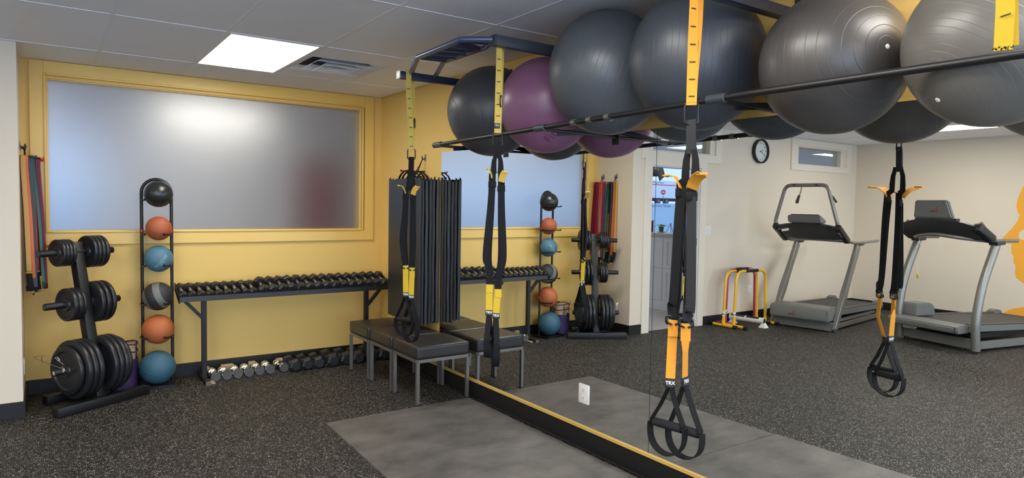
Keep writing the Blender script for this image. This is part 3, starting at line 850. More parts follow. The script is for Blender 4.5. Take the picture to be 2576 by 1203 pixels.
# ================================================================== PULL-UP FRAMES
def pullup(dy, label, dz=0.0):
    t = thing('pull_up_frame', label, 'pull-up bar', (-0.4, -2.76, 2.38), 'wall-mounted pull-up frames')
    A = (-0.865, -2.24, 2.382); B = (-0.800, -3.28, 2.420)
    obj('beam', MB().beam((-0.862, A[1], A[2]), (0.004, A[1], 2.382), 0.048, 0.048, (0, 0, 1), 0.003), 'navy_steel', t, 40)
    obj('beam', MB().beam((-0.797, B[1], B[2]), (0.004, B[1], 2.420), 0.050, 0.056, (0, 0, 1), 0.003), 'dark_steel', t, 40)
    obj('end_cap', MB().box((-0.868, A[1]-0.026, A[2]-0.026), (-0.861, A[1]+0.026, A[2]+0.026), 0.002), 'white', t, 40)
    obj('end_cap', MB().box((-0.803, B[1]-0.027, B[2]-0.030), (-0.796, B[1]+0.027, B[2]+0.030), 0.002), 'dark_steel', t, 40)
    z = 2.425
    o1 = fillet([(-0.765, -2.21, 2.395), (-0.915, -2.62, z), (-0.935, -3.17, z), (-0.800, -3.275, z)], 0.04)
    i1 = fillet([(-0.585, -2.21, 2.395), (-0.735, -2.62, z), (-0.735, -3.10, z), (-0.790, -3.255, z)], 0.04)
    obj('side_rail', MB().tube(o1, 0.0165, 14), 'blue_tube', t, 60)
    obj('side_rail', MB().tube(i1, 0.0155, 14), 'blue_tube', t, 60)
    for ya, yb in ((-2.63, -2.66), (-2.73, -2.78), (-2.85, -2.90), (-2.97, -3.01), (-3.10, -3.05)):
        obj('rung', MB().tube([(-0.925, ya, z), (-0.735, yb, z)], 0.014, 12), 'navy_steel', t, 60)
    obj('rung', MB().tube([(-0.93, -3.14, z), (-0.775, -3.20, z)], 0.013, 12), 'navy_steel', t, 60)
    for b in (A, B):
        pl = obj('wall_plate', MB().box((-0.006, b[1]-0.06, 2.30), (0.006, b[1]+0.06, 2.52), 0.002), 'dark_steel', t, 40)
        for q in (-0.035, 0.035):
            for z_ in (2.33, 2.49):
                obj('bolt', MB().cyl((-0.005, b[1]+q, z_), (-0.018, b[1]+q, z_), 0.008, seg=6), 'chrome', pl, 40)
    return t
pf = pullup(0, 'blue-grey wall pull-up frame with ladder rungs near the corner')
pf2 = dup(pf, 'second wall pull-up frame nearer to the viewer, above the dark balls')
pf2.location = (-0.4, -5.115, 2.38)

# ================================================================== SUSPENSION TRAINERS
def cosr(a): return math.cos(a), math.sin(a)
def rring(c, u, up, w, h, r, tr, n=5):
    """rounded rectangular wire ring"""
    c = Vector(c); u = Vector(u); up = Vector(up); pts = []
    for (sx, sy, a0) in ((1, 1, 0), (-1, 1, PI/2), (-1, -1, PI), (1, -1, 1.5*PI)):
        for k in range(n):
            a = a0 + PI/2*k/(n-1)
            pts.append(c + u*(sx*(w/2-r) + r*math.cos(a)) + up*(sy*(h/2-r) + r*math.sin(a)))
    return MB().tube(pts, tr, 8, closed=True)

def trainer(x, y, label, z, px, web, web2, grip_dirs, anchor_top, offs, top_mat='black_web'):
    """z: heights; px: metres per photo pixel here; offs: dict of sideways offsets in pixels"""
    c = Vector((x, y, 0)); d = Vector((x + 2.782, y + 6.322, 0)).normalized(); u = Vector((d.y, -d.x, 0)); up = Vector((0, 0, 1))
    lat = Vector(offs['lat']).normalized() if 'lat' in offs else u
    lsc = 1.0/max(0.3, lat.dot(u))
    def P(dx, zz, dd=0.0):
        f = min(1.0, max(0.0, (zz - 0.86)/0.12))
        v = (lat*lsc)*f + u*(1-f)
        return c + v*(dx*px) + d*dd + up*zz
    u0 = u
    su = (u + lat).normalized()      # the straps' flat side
    t = thing('suspension_trainer', label, 'suspension trainer', (x, y, z['top']), 'suspension trainers hanging from the pull-up frames')
    W = 0.038
    # anchor strap looped over the beam
    zt = anchor_top; zb = z['ring_top']
    n = 12
    pf_ = [V(x, y-0.034, zt-0.055)]; wf = [V(1, 0, 0)]
    fr, bk = [], []
    for k in range(n+1):
        f = k/n; e = f*f*(3-2*f)
        w_ = V(1, 0, 0).lerp(u, e)
        zz = (zt-0.03)*(1-f) + zb*f
        B0 = V(x, y + offs.get('ay', 0.0), 0)
        fr.append((B0*(1-e) + P(offs['a'][2], 0)*e + V(offs['a'][0]*px*(1-e), -0.036*(1-e) , 0) + d*(-0.004*e) + up*zz, w_))
        bk.append((B0*(1-e) + P(offs['a'][2], 0)*e + V(offs['a'][1]*px*(1-e), 0.036*(1-e), 0) + d*(0.004*e) + up*zz, w_))
    over = [B0 + V(offs['a'][0]*px, -0.035, zt+0.030), B0 + V(offs['a'][1]*px, 0.035, zt+0.030)]
    pts = [p for p, w in reversed(fr)] + over + [p for p, w in bk]
    wd = [w for p, w in reversed(fr)] + [V(1, 0, 0)]*2 + [w for p, w in bk]
    a_ = obj('anchor_strap', MB().ribbon(pts, wd, W, 0.0026), web, t, 30)
    st = MB()
    k = 0
    zz = zt-0.09
    while zz > zb+0.02:
        f = (zt-0.03-zz)/(zt-0.03-zb); e = f*f*(3-2*f); w_ = V(1, 0, 0).lerp(u, e).normalized()
        q = B0*(1-e) + P(offs['a'][2], 0)*e + V(offs['a'][0]*px*(1-e), -0.036*(1-e), 0) - d*(0.004*e) + up*zz
        st.beam(q - w_*0.011 - d*0.0018, q + w_*0.011 - d*0.0018, 0.0012, 0.0045)
        zz -= 0.062
    obj('stitching', st, 'stitch', a_, None)['kind'] = 'stuff'
    if z.get('link'):
        obj('side_carabiner', rring(P(offs['a'][2]+7, z['link'], 0.006), (u*0.3+d).normalized(), up, 0.028, 0.060, 0.012, 0.0035), 'buckle', t, 60)
    if z.get('tag'):
        tg = obj('strap_label', MB().ribbon([P(offs['a'][2]-2, z['tag']+0.014, -0.0075), P(offs['a'][2]-2, z['tag']-0.014, -0.0075)], u, 0.031, 0.001), 'label', t, None)
        text('lettering', 'TRX', 0.013, P(offs['a'][2]-2, z['tag']+0.002, -0.0085), u, up, 'ink_white', tg, ext=0.0003)
    # ring
    zr = (z['ring_top'] + z['ring_bot'])/2; dx = offs['r']
    obj('carabiner', rring(P(dx, zr-0.002), u, up, 0.050, z['ring_top']-z['ring_bot']+0.022, 0.014, 0.0042), 'buckle', t, 60)
    # head strap
    hp = [P(dx, z['ring_bot']+0.004), P(dx, z['ring_bot']-0.02, -0.003), P(offs['h'], z['fork']+0.012, -0.002), P(offs['h'], z['fork']-0.008, -0.001)]
    obj('head_strap', MB().ribbon(hp, su, [0.036, 0.037, 0.037, 0.034], 0.006), top_mat, t, 30)
    # equaliser loop
    g = offs['g']; lp = []
    zc0, zc1 = z['fork'], z['tab']
    for sgn in (1, -1):
        nm_ = 'right' if sgn > 0 else 'left'
        pts = [P(offs['h'] + sgn*g*0.55, zc0 + 0.016, 0.004)] + [P(offs['h'] + sgn*g*f, zc0 - (zc0-zc1)*q, 0.003) for f, q in ((0.72, 0.05), (0.95, 0.25), (1.05, 0.6), (1.05, 0.85))] + [P(offs[nm_][0], z[nm_]['tab0']+0.004, 0.002)]
        obj('loop_strap', MB().ribbon(pts, su, [0.020, 0.022, 0.026, 0.030, 0.032, 0.034], 0.005), 'black_web', t, 40)
    obj('loop_cord', MB().tube([P(offs['h']-g*0.9, zc1+0.012), P(offs['h'], zc1+0.004), P(offs['h']+g*0.9, zc1+0.012)], 0.0025, 8), 'black_web', t)
    # two long doubled straps with buckles, tabs, yellow ends, handles
    for s, nm in ((-1, 'left'), (1, 'right')):
        o = offs[nm]          # list of (z, dx) down the strap
        zs = z[nm]
        k1 = zs['keep']
        x0 = o[0]
        # cam tab
        K = offs.get('tabk', 1.0); tw_ = offs['tabw']
        if s > 0:
            tp = [P(x0, zs['tab0']-0.014, -0.012), P(x0 + tw_*0.10, zs['tab0']+0.006, -0.020), P(x0 + tw_*0.28, zs['tab0']+0.024, -0.030), P(x0 + tw_*0.62, zs['tab0']+0.038, -0.040)]
            twd = (u*0.93 - d*0.36).normalized()
        else:
            tp = [P(x0, zs['tab0']-0.014, -0.012), P(x0 - tw_*0.20, zs['tab0']+0.012, -0.012), P(x0 - tw_*0.55, zs['tab0']+0.034, -0.008), P(x0 - tw_*1.05, zs['tab0']+0.038, -0.004)]
            twd = (u*0.22 + d*0.97).normalized()
        tm_ = 'tab' if web != 'orange_web' else 'orange_web'
        tb = obj('cam_tab', MB().ribbon(bezier(tp, 12), twd, 0.034*K, 0.0035), tm_, t, 60)
        tip = tp[-1]; tl = (tp[-1] - tp[-2]).normalized()
        obj('tab_lip', MB().beam(tip - twd*0.018*K, tip + twd*0.018*K, 0.011, 0.009, (0, 0, 1), 0.002), tm_, tb, 40)
        if offs.get('collar'):
            obj('tab_collar', MB().box((-0.019, -0.008, -0.014), (0.019, 0.008, 0.014), 0.003, rot=frame((0, 0, 0), u, up).to_3x3() @ Matrix.Rotation(-PI/2, 3, 'X'), pivot=(0, 0, 0)), 'tab', t, 40).location = P(x0, zs['tab0']-0.005) - LOC[t.name]
        kb = frame(P(x0, k1), u, d)   # x=u, y=d, z=up-ish
        q = MB(); q.box((-0.0215, -0.0085, -0.017), (0.0215, 0.0085, 0.017), 0.003); bmesh.ops.transform(q.bm, matrix=kb, verts=q.bm.verts)
        obj('keeper', q, 'black_web', t, 40)
        zt_, zm, ze = zs['tab0']+0.01, zs['mid'], zs['buckle']
        back = [P(x0, zt_, 0.003), P(o[1], k1-0.12, 0.003), P(o[2], zm, 0.004), P(o[3], ze+0.005, 0.003)]
        front = [P(x0, k1, -0.005), P(o[1] + s*1.0, k1-0.12, -0.006), P(o[2] + s*o[4], zm, -0.010), P(o[3] + s*o[4]*0.7, ze+0.05, -0.008), P(o[3], ze+0.002, -0.005)]
        fr_ = bezier(front, 40); bk_ = bezier(back, 30)
        if ze - zs['y0'] > 0.03:
            obj('strap_end', MB().ribbon([P(o[3], ze+0.004, -0.004), P(o[3], zs['y0']-0.006, -0.0065)], u, 0.038, 0.006), 'black_web', t, 30)
        obj('long_strap', MB().ribbon(bk_, su, 0.037, 0.003), 'black_web', t, 30)
        obj('long_strap', MB().ribbon(fr_, su, 0.037, 0.003), 'grey_web' if s > 0 and web == 'orange_web' else 'black_web', t, 30)
        bc = P(o[3], ze-0.004)
        bu = obj('buckle', rring(bc, u, up, 0.052, 0.030, 0.008, 0.0045), 'buckle', t, 60)
        obj('buckle_bar', MB().tube([bc - u*0.026 - d*0.008 + up*0.004, bc - u*0.018 - d*0.014 - up*0.010, bc - u*0.004 - d*0.012 - up*0.016], 0.004, 8), 'buckle', bu, 60)
        obj('buckle_bar', MB().tube([bc + u*0.026 - d*0.008 + up*0.004, bc + u*0.020 - d*0.014 - up*0.010, bc + u*0.008 - d*0.012 - up*0.016], 0.004, 8), 'buckle', bu, 60)
        # yellow webbing
        zy0, zy1 = zs['y0'], zs['y1']; wx = offs.get('ytwist', {}).get(nm, 1.0)
        yp = [P(o[3], zy0+0.012, -0.004), P(o[3], zy0-0.03, -0.004), P((o[3]+o[5])/2, (zy0+zy1)/2, -0.003), P(o[5], zy1, -0.002)]
        wdd = [u, u, (u*wx + d*math.sqrt(max(0, 1-wx*wx))), (u*wx + d*math.sqrt(max(0, 1-wx*wx)))]
        yw = obj('yellow_webbing', MB().ribbon(yp, wdd, W*0.95, 0.0035), web2, t, 30)
        obj('seam_flap', MB().ribbon([P(o[3], zy0+0.008, -0.007), P(o[3]+0.5, zy0-0.052, -0.008)], u, W*0.97, 0.0025), web2, yw, 30)
        # label sleeve
        hd = grip_dirs[nm]; hdv = (u*hd[0] + d*hd[1]).normalized()
        lz0, lz1 = zs['y1'], zs['lab']
        lc = P(o[5], (lz0+lz1)/2)
        lw = (u*wx + d*math.sqrt(max(0, 1-wx*wx)))
        q = MB(); q.box((-0.0205, -0.006, -(lz0-lz1)/2), (0.0205, 0.006, (lz0-lz1)/2), 0.002); bmesh.ops.transform(q.bm, matrix=frame(lc, lw, V(-lw.y, lw.x, 0)), verts=q.bm.verts)
        lb = obj('label_sleeve', q, 'label', t, 40)
        nr = lw.cross(up)
        text('lettering', 'TRX', 0.0185, lc + nr*0.0066 + up*0.002, lw, up, 'ink_white', lb, ext=0.0003, bold=0.03)
        text('lettering', '___________', 0.0045, lc + nr*0.0066 - up*0.007, lw, up, 'ink_white', lb, ext=0.0003)
        # handle
        zg = zs['grip']; gl = 0.0625; zl = zs['low']; gx_ = offs[nm + '_g']
        gc = P(gx_, zg); ap = P(o[5], lz1)
        tilt = V(0, 0, 0)
        e1 = gc - hdv*gl; e2 = gc + hdv*gl
        wn = V(-hdv.y, hdv.x, 0)
        for e in (e1, e2):
            sgn = 1 if (e - gc).dot(hdv) > 0 else -1
            tri = [ap + hdv*(sgn*0.006), ap.lerp(e, 0.5) + hdv*(sgn*0.005), e + hdv*(sgn*0.006) + up*0.012, e + hdv*(sgn*0.005)]
            obj('triangle_strap', MB().ribbon(tri, wn, [0.028, 0.031, 0.031, 0.026], 0.0035), 'black_web', t, 30)
        gr = obj('grip', MB().tube([e1, e1 + hdv*0.006, gc, e2 - hdv*0.006, e2], [0.0135, 0.0165, 0.0175, 0.0165, 0.0135], 20), 'foam', t)
        obj('grip_core', MB().tube([e1 - hdv*0.004, e2 + hdv*0.004], 0.009, 14), 'buckle', gr)
        fl = []; hgt = zg - zl; R_ = 0.076*offs.get('loopw', 1.0)
        for k in range(25):
            a = PI*(k/24.0)
            fl.append(gc + hdv*(-math.cos(a)*R_*(1 + 0.16*math.sin(a))) + up*(-math.sin(a)**0.85*hgt))
        fl = [e1 - hdv*0.004] + fl[0:] + [e2 + hdv*0.004]
        obj('foot_cradle', MB().ribbon(fl, wn, 0.037, 0.004), 'black_web', t, 40)
    return t

def bezier(pts, n=14):
    """smooth path through control points (Catmull-Rom)"""
    pts = [Vector(p) for p in pts]; out = []
    q = [pts[0]*2 - pts[1]] + pts + [pts[-1]*2 - pts[-2]]
    per = max(2, n // (len(pts)-1))
    for i in range(1, len(q)-2):
        for k in range(per):
            t = k/per; a, b, c, d = q[i-1], q[i], q[i+1], q[i+2]
            out.append(0.5*((2*b) + (c-a)*t + (2*a-5*b+4*c-d)*t*t + (3*b-a-3*c+d)*t**3))
    out.append(pts[-1])
    return out

trainer(-0.767, -2.24, 'suspension trainer hanging by the corner in front of the folded mats',
        dict(top=2.38, ring_top=1.894, ring_bot=1.845, fork=1.745, tab=1.62, link=2.075, left=dict(tab0=1.618, keep=1.585, mid=1.30, buckle=1.118, y0=1.107, y1=0.935, lab=0.905, grip=0.752, low=0.635),
             right=dict(tab0=1.610, keep=1.572, mid=1.28, buckle=1.105, y0=1.092, y1=0.918, lab=0.888, grip=0.742, low=0.595)),
        0.00265, 'yellow_old', 'yellow_web', dict(left=(0.75, -0.66), right=(0.6, -0.8)), 2.382,
        dict(a=(-15, 9, 1), r=1, h=0.5, g=5.5, tabw=17, tabedge=True, left=[-12, -13, -15, -11, 5, -10], right=[6, 6, 6, 5, 2, 4], left_g=-13, right_g=4))
trainer(-0.768, -3.285, 'suspension trainer hanging left of the mirror outlet, its handles seen edge-on',
        dict(top=2.42, ring_top=1.928, ring_bot=1.872, fork=1.80, tab=1.71, link=2.10, tag=1.966, left=dict(tab0=1.697, keep=1.650, mid=1.27, buckle=1.160, y0=1.110, y1=0.962, lab=0.932, grip=0.80, low=0.700),
             right=dict(tab0=1.678, keep=1.628, mid=1.26, buckle=1.125, y0=1.085, y1=0.945, lab=0.915, grip=0.775, low=0.650)),
        0.00214, 'yellow_old', 'yellow_web', dict(left=(0.12, 1.0), right=(-0.1, 1.0)), 2.42,
        dict(a=(10, 38, 1), ay=0.062, r=1, h=1, g=8.5, tabw=14, collar=True, left=[-11, -13, -18, -14, 6, -14], right=[12, 13, 15, 8, 5, 4], left_g=-15, right_g=4, loopw=0.75))
trainer(-0.795, -4.635, 'nearest suspension trainer, with orange straps and two crossed handles',
        dict(top=2.42, ring_top=1.926, ring_bot=1.868, fork=1.752, tab=1.63, link=2.14, left=dict(tab0=1.628, keep=1.600, mid=1.20, buckle=1.110, y0=1.095, y1=0.885, lab=0.850, grip=0.705, low=0.590),
             right=dict(tab0=1.628, keep=1.585, mid=1.18, buckle=1.110, y0=1.090, y1=0.898, lab=0.862, grip=0.692, low=0.585)),
        0.00155, 'orange_web', 'orange_web', dict(left=(0.86, -0.51), right=(0.82, -0.57)), 2.42,
        dict(a=(-30, 48, 0), lat=(-0.08, -1, 0), tabk=1.25, r=1, h=3, g=11, tabw=36, left=[-18, -21, -22, -28, 6, -30], right=[7, 8, 7, 3, 6, 5], left_g=-34, right_g=9, ytwist=dict(right=0.5)), top_mat='grey_web')

# a lone strap end from the nearest beam, its loop frayed at the rack pipe
t = thing('hanging_strap', 'yellow strap with a frayed end hanging above the rack pipe at the right edge', 'strap', (-0.79, -5.64, 1.98))
c = V(-0.79, -5.625, 0); d = V(c.x+2.782, c.y+6.322, 0).normalized(); u = V(d.y, -d.x, 0)
pts = [c + V(0, 0, 1.955), c - d*0.004 + V(0, 0, 2.05), c + V(0, 0, 2.2), V(-0.79, -5.66, 2.44), V(-0.79, -5.63, 2.45), V(-0.79, -5.62, 2.40), c + d*0.012 + V(0, 0, 2.2), c + d*0.008 + u*0.012 + V(0, 0, 1.965)]
obj('webbing', MB().ribbon(bezier(pts, 42), u, 0.040, 0.0028), 'yellow_web', t, 30)
fy = MB()
for k in range(16):
    a = c + u*(-0.02 + 0.0027*k) + V(0, 0, 1.962 + random.uniform(-0.002, 0.004)) - d*0.001
    fy.tube([a, a + V(random.uniform(-0.003, 0.003), random.uniform(-0.003, 0.003), -random.uniform(0.003, 0.008))], 0.0014, 5)
fo = obj('frayed_fibres', fy, 'black_web', t, None); fo['kind'] = 'stuff'
st = MB()
for zz in (2.30, 2.235, 2.17, 2.105, 2.04):
    st.beam(c - d*0.009 + u*(-0.009) + V(0, 0, zz-0.003), c - d*0.009 + u*0.012 + V(0, 0, zz+0.003), 0.001, 0.003)
obj('stitching', st, 'stitch', t, None)['kind'] = 'stuff'
HEXTURN = True
# ================================================================== STOOLS
def rounded_box(lo, hi, r, cuts=9, puff=0.0):
    bm = bmesh.new(); bmesh.ops.create_cube(bm, size=2.0)
    bmesh.ops.subdivide_edges(bm, edges=bm.edges[:], cuts=cuts, use_grid_fill=True)
    lo = Vector(lo); hi = Vector(hi); c = (lo+hi)/2; h = (hi-lo)/2
    for v in bm.verts:
        q = Vector([math.copysign(1-(1-abs(t))**1.9, t) if abs(t) < 1 else t for t in v.co])
        p = Vector((q.x*h.x, q.y*h.y, q.z*h.z))
        inn = Vector([max(-h[i]+r, min(h[i]-r, p[i])) for i in range(3)])
        d = p - inn
        if d.length > 1e-9: p = inn + d.normalized()*r
        if puff and p.z > 0: p.z += puff*(1-q.x*q.x)*(1-q.y*q.y)
        v.co = p + c
    return bm

def stool():
    t = thing('padded_stool', 'x', 'stool', (0, 0, 0), 'padded stools in a row')
    W, D = 0.465, 0.432
    obj('cushion', rounded_box((-W/2, -D/2, 0.352), (W/2, D/2, 0.452), 0.016, 11, 0.010), 'vinyl', t, 60, local=True)
    e = W/2-0.004; g = D/2-0.004
    pts = [V(-e+0.012, -g, 0.443), V(e-0.012, -g, 0.443), V(e, -g+0.012, 0.443), V(e, g-0.012, 0.443), V(e-0.012, g, 0.443), V(-e+0.012, g, 0.443), V(-e, g-0.012, 0.443), V(-e, -g+0.012, 0.443)]
    obj('piping', MB().tube(pts, 0.0045, 8, closed=True), 'vinyl', t.children[0], 60, local=True)
    s = 0.0125; x, y = W/2-0.014, D/2-0.014
    f = MB()
    f.box((-x, -y-s, 0.327), (x, -y+s, 0.352)); f.box((-x, y-s, 0.327), (x, y+s, 0.352)); f.box((-x-s, -y, 0.327), (-x+s, y, 0.352)); f.box((x-s, -y, 0.327), (x+s, y, 0.352))
    obj('seat_frame', f, 'steel', t, None, local=True)
    for sx in (-1, 1):
        for sy in (-1, 1):
            l = MB(); l.box((sx*x-s, sy*y-s, 0.004), (sx*x+s, sy*y+s, 0.327), 0.001, 1)
            lg_ = obj('leg', l, 'steel', t, None, local=True)
            f = MB(); f.box((sx*x-s-0.001, sy*y-s-0.001, 0), (sx*x+s+0.001, sy*y+s+0.001, 0.006), 0.001, 1)
            obj('foot_cap', f, 'ink_black', lg_, None, local=True)
    return t
s0 = stool()
spots = [((-0.268, -1.617), 'black padded stool at the front of the row of three, touching the rubber mat'),
         ((-0.276, -1.168), 'black padded stool in the middle of the row of three'),
         ((-0.286, -0.722), 'black padded stool at the back of the row under the folded mats')]
for k, ((x, y), lab) in enumerate(spots):
    o = s0 if k == 0 else dup(s0)
    o.location = (x, y, 0.011 if k == -1 else 0); o['label'] = lab
    LOC[o.name] = Vector((x, y, 0))

# ================================================================== HANGING EXERCISE MATS
def hook(name, label, base, n, ln, up_=0.0):
    base = Vector(base); n = Vector(n)
    t = thing(name, label, 'hook', base)
    q = MB(); q.box((-0.012, -0.03, 0), (0.012, 0.03, 0.005), 0.003); bmesh.ops.transform(q.bm, matrix=frame(base, n.cross(V(0, 0, 1)) * -1, V(0, 0, 1)), verts=q.bm.verts)
    obj('hook_plate', q, 'steel', t, 40)
    obj('prong', MB().tube(bezier([base + n*0.003 + V(0, 0, -0.005), base + n*0.03 + V(0, 0, -0.016), base + n*ln + V(0, 0, -0.008), base + n*(ln+0.006) + V(0, 0, 0.012)], 16), 0.005, 10), 'black_steel', t)
    return t
MT = thing('exercise_mat', 'x', 'mat', (0, 0, 0))
def wavy_mat(seed, last=False):
    rnd = random.Random(seed)
    bm = bmesh.new()
    ny, nz = 14, 16; th = 0.0325; Wm, Hm = 0.615, 1.235
    grid = {}
    for side in (0, 1):
        for i in range(ny+1):
            for j in range(nz+1):
                q_ = i/ny; q_ = 0.015 if i == 1 else (0.985 if i == ny-1 else q_); y = -Wm/2 + Wm*q_; z = -Hm*j/nz
                bow = 0.0018*math.sin(j*0.9+seed) + 0.0012*math.sin(i*1.3+seed*2)
                pinch = 0.0125 if i in (0, ny) else (0.002 if i in (1, ny-1) else 0)
                ze = z + (0.006*math.sin(i*2.1+seed) if j in (0, nz) else 0)
                grid[side, i, j] = bm.verts.new(((-1 if side == 0 else 1)*(th/2-pinch) + (0 if (last and side == 0) else bow), y, ze))
    for side in (0, 1):
        for i in range(ny):
            for j in range(nz):
                f = [grid[side, i, j], grid[side, i+1, j], grid[side, i+1, j+1], grid[side, i, j+1]]
                bm.faces.new(f if side else list(reversed(f)))
    for i in range(ny):
        for j in (0, nz):
            bm.faces.new([grid[0, i, j], grid[0, i+1, j], grid[1, i+1, j], grid[1, i, j]])
    for j in range(nz):
        for i in (0, ny):
            bm.faces.new([grid[0, i, j], grid[0, i, j+1], grid[1, i, j+1], grid[1, i, j]])
    return bm
bpy.data.objects.remove(MT)
N_M = 6
for k in range(N_M):
    x = -0.0215 - 0.0345*k
    lab = ['black exercise mat hanging flat against the wall, innermost of the stack', 'second black exercise mat out from the wall in the hanging stack', 'third black exercise mat out from the wall in the hanging stack',
           'fourth black exercise mat out from the wall in the hanging stack', 'black exercise mat just behind the broad face of the hanging stack', 'black exercise mat showing its broad face, outermost of the hanging stack'][k]
    dz = random.uniform(-0.012, 0.010); dy = random.uniform(-0.008, 0.008)
    t = thing('exercise_mat', lab, 'mat', (x, -0.957 + dy, 1.742 + dz), 'folded mats hanging on the wall')
    obj('cover', wavy_mat(k+1, k == N_M-1), 'mat_vinyl', t, 40, local=True)
    for yy in (-0.075, 0.075):
        q = bezier([V(0, yy*1.6, -0.012), V(0, yy*1.15, 0.035), V(0, yy*0.25, 0.066), V(0, 0, 0.072)], 9)
        obj('carry_strap', MB().ribbon(q, (1, 0, 0), 0.018, 0.003), 'black_web', t, 30, local=True)
    for yy in (-0.30, 0.30):
        q = MB(); q.ribbon([V(0, yy, -0.004), V(0.002, yy*1.01, 0.014), V(0.008, yy*1.02, 0.018)], (0, 1, 0), 0.02, 0.002)
        obj('corner_tab', q, 'black_web', t, None, local=True)
hk = hook('wall_hook', 'small steel wall hook with red and black cords above the hanging mats', (0.0055, -0.964, 1.944), (-1, 0, 0), 0.03)
tcord = thing('bungee_loop', 'red and black cord loop holding the mats from the small hook', 'bungee', (-0.03, -0.964, 1.86))
obj('black_loop', MB().tube([V(-0.026, -0.964, 1.928), V(-0.05, -0.975, 1.88), V(-0.09, -0.985, 1.80)], 0.004, 8), 'black_web', tcord)
obj('black_loop', MB().tube([V(-0.026, -0.964, 1.928), V(-0.045, -0.955, 1.88), V(-0.075, -0.940, 1.82)], 0.004, 8), 'black_web', tcord)
obj('red_loop', MB().tube(bezier([V(-0.048, -0.957, 1.875), V(-0.06, -0.93, 1.81), V(-0.14, -0.93, 1.83), V(-0.22, -0.95, 1.812)], 12), 0.0045, 8), 'red', tcord)
hb = thing('mat_hanger', 'black bar with red ends threading the straps of the hanging mats', 'hanger', (-0.11, -0.957, 1.80))
obj('hanger_bar', MB().tube([V(0.004, -0.957, 1.822), V(-0.228, -0.957, 1.818), V(-0.232, -0.957, 1.83)], 0.006, 10), 'black_steel', hb)
obj('end_sleeve', MB().cyl(V(-0.20, -0.957, 1.818), V(-0.226, -0.957, 1.818), 0.009, seg=12), 'red', hb)

# ================================================================== MEDICINE BALL TOWER
a13 = math.radians(-13); TA = V(math.cos(a13), math.sin(a13), 0); TN = V(TA.y, -TA.x, 0)   # TN points to the room
pl, pr = V(-2.14, -0.115, 0), V(-1.928, -0.165, 0)
tw = thing('ball_tower', 'tall black arched rack holding six medicine balls', 'rack', (-2.034, -0.16, 0))
arch = [pl + V(0, 0, 0.02), pl + V(0, 0, 1.58)]
cc = (pl + pr)/2; hw = (pr - pl).length/2; ax = (pr - pl).normalized()
arc = [cc + ax*(-hw*math.cos(PI*k/14)) + V(0, 0, 1.585 + 0.112*math.sin(PI*k/14)) for k in range(15)]
obj('arched_frame', MB().tube([pl + V(0, 0, 0.02)] + arc + [pr + V(0, 0, 0.02)], 0.0125, 14), 'black_steel', tw, 60)
b_ = MB(); ctr = cc + TN*0.02
def fr_pt(a, n, z): return ctr + ax*a + TN*n + V(0, 0, z)
for (p, q) in ((fr_pt(-.16, .14, .011), fr_pt(.16, .14, .011)), (fr_pt(-.16, -.06, .011), fr_pt(.16, -.06, .011)), (fr_pt(-.15, -.06, .011), fr_pt(-.15, .14, .011)), (fr_pt(.15, -.06, .011), fr_pt(.15, .14, .011))):
    b_.beam(p, q, 0.03, 0.022)
obj('base_frame', b_, 'black_steel', tw, None)
hts = [(1.577, 0.1075), (1.296, 0.098), (1.047, 0.109), (0.737, 0.116), (0.463, 0.120)]
for z, r in hts:
    for P0, s in ((pl, 1), (pr, -1)):
        zz = z - r*0.46
        k_ = max(0.0, r - 0.107)
        pts = [P0 + V(0, 0, zz), P0 + TN*0.05 - ax*(s*k_) + V(0, 0, zz-0.004), P0 + TN*0.10 + ax*(s*0.006) + V(0, 0, zz-0.004), P0 + TN*0.150 + ax*(s*0.040) + V(0, 0, zz-0.002), P0 + TN*0.156 + ax*(s*0.044) + V(0, 0, zz+0.008)]
        obj('prong', MB().tube(pts, [0.006, 0.006, 0.0065, 0.0065, 0.0075], 10), 'black_steel', tw)
obj('red_band', MB().tube([pl + V(0, 0, 1.262), pl + V(0, 0, 1.285)], 0.0145, 12), 'red', tw)
obj('red_band', MB().tube([pr + V(0, 0, 1.262), pr + V(0, 0, 1.280)], 0.0145, 12), 'red', tw)
M['med_black'] = mat('glossy_black_ball', (38, 40, 42), 0.28)
M['med_orange'] = mat('orange_rubber_ball', (186, 102, 58), 0.6, noise=0.06, nscale=14, bump=0.3, bscale=300)
M['med_orange2'] = mat('worn_orange_rubber_ball', (168, 88, 54), 0.6, noise=0.08, nscale=14, bump=0.3, bscale=300)
M['med_blue'] = mat('blue_rubber_ball', (76, 118, 138), 0.6, noise=0.06, nscale=10, bump=0.3, bscale=300)
M['med_blue2'] = mat('deep_blue_rubber_ball', (56, 98, 118), 0.6, noise=0.1, nscale=9, bump=0.3, bscale=300)
med = [((-2.024, -0.185, 1.577), 0.1075, 'med_black', 'glossy black medicine ball at the top of the tower'),
       ((-2.024, -0.185, 1.296), 0.098, 'med_orange2', 'small orange medicine ball second from the top, by the red bands'),
       ((-2.027, -0.180, 1.047), 0.109, 'med_blue', 'blue medicine ball printed with pale lettering, third from the top'),
       ((-2.034, -0.180, 0.737), 0.116, 'swirl', 'black and grey two-tone medicine ball in the tower'),
       ((-2.035, -0.178, 0.463), 0.120, 'med_orange', 'bright orange medicine ball second from the floor'),
       ((-2.046, -0.205, 0.152), 0.137, 'med_blue2', 'largest blue medicine ball at the bottom of the tower')]
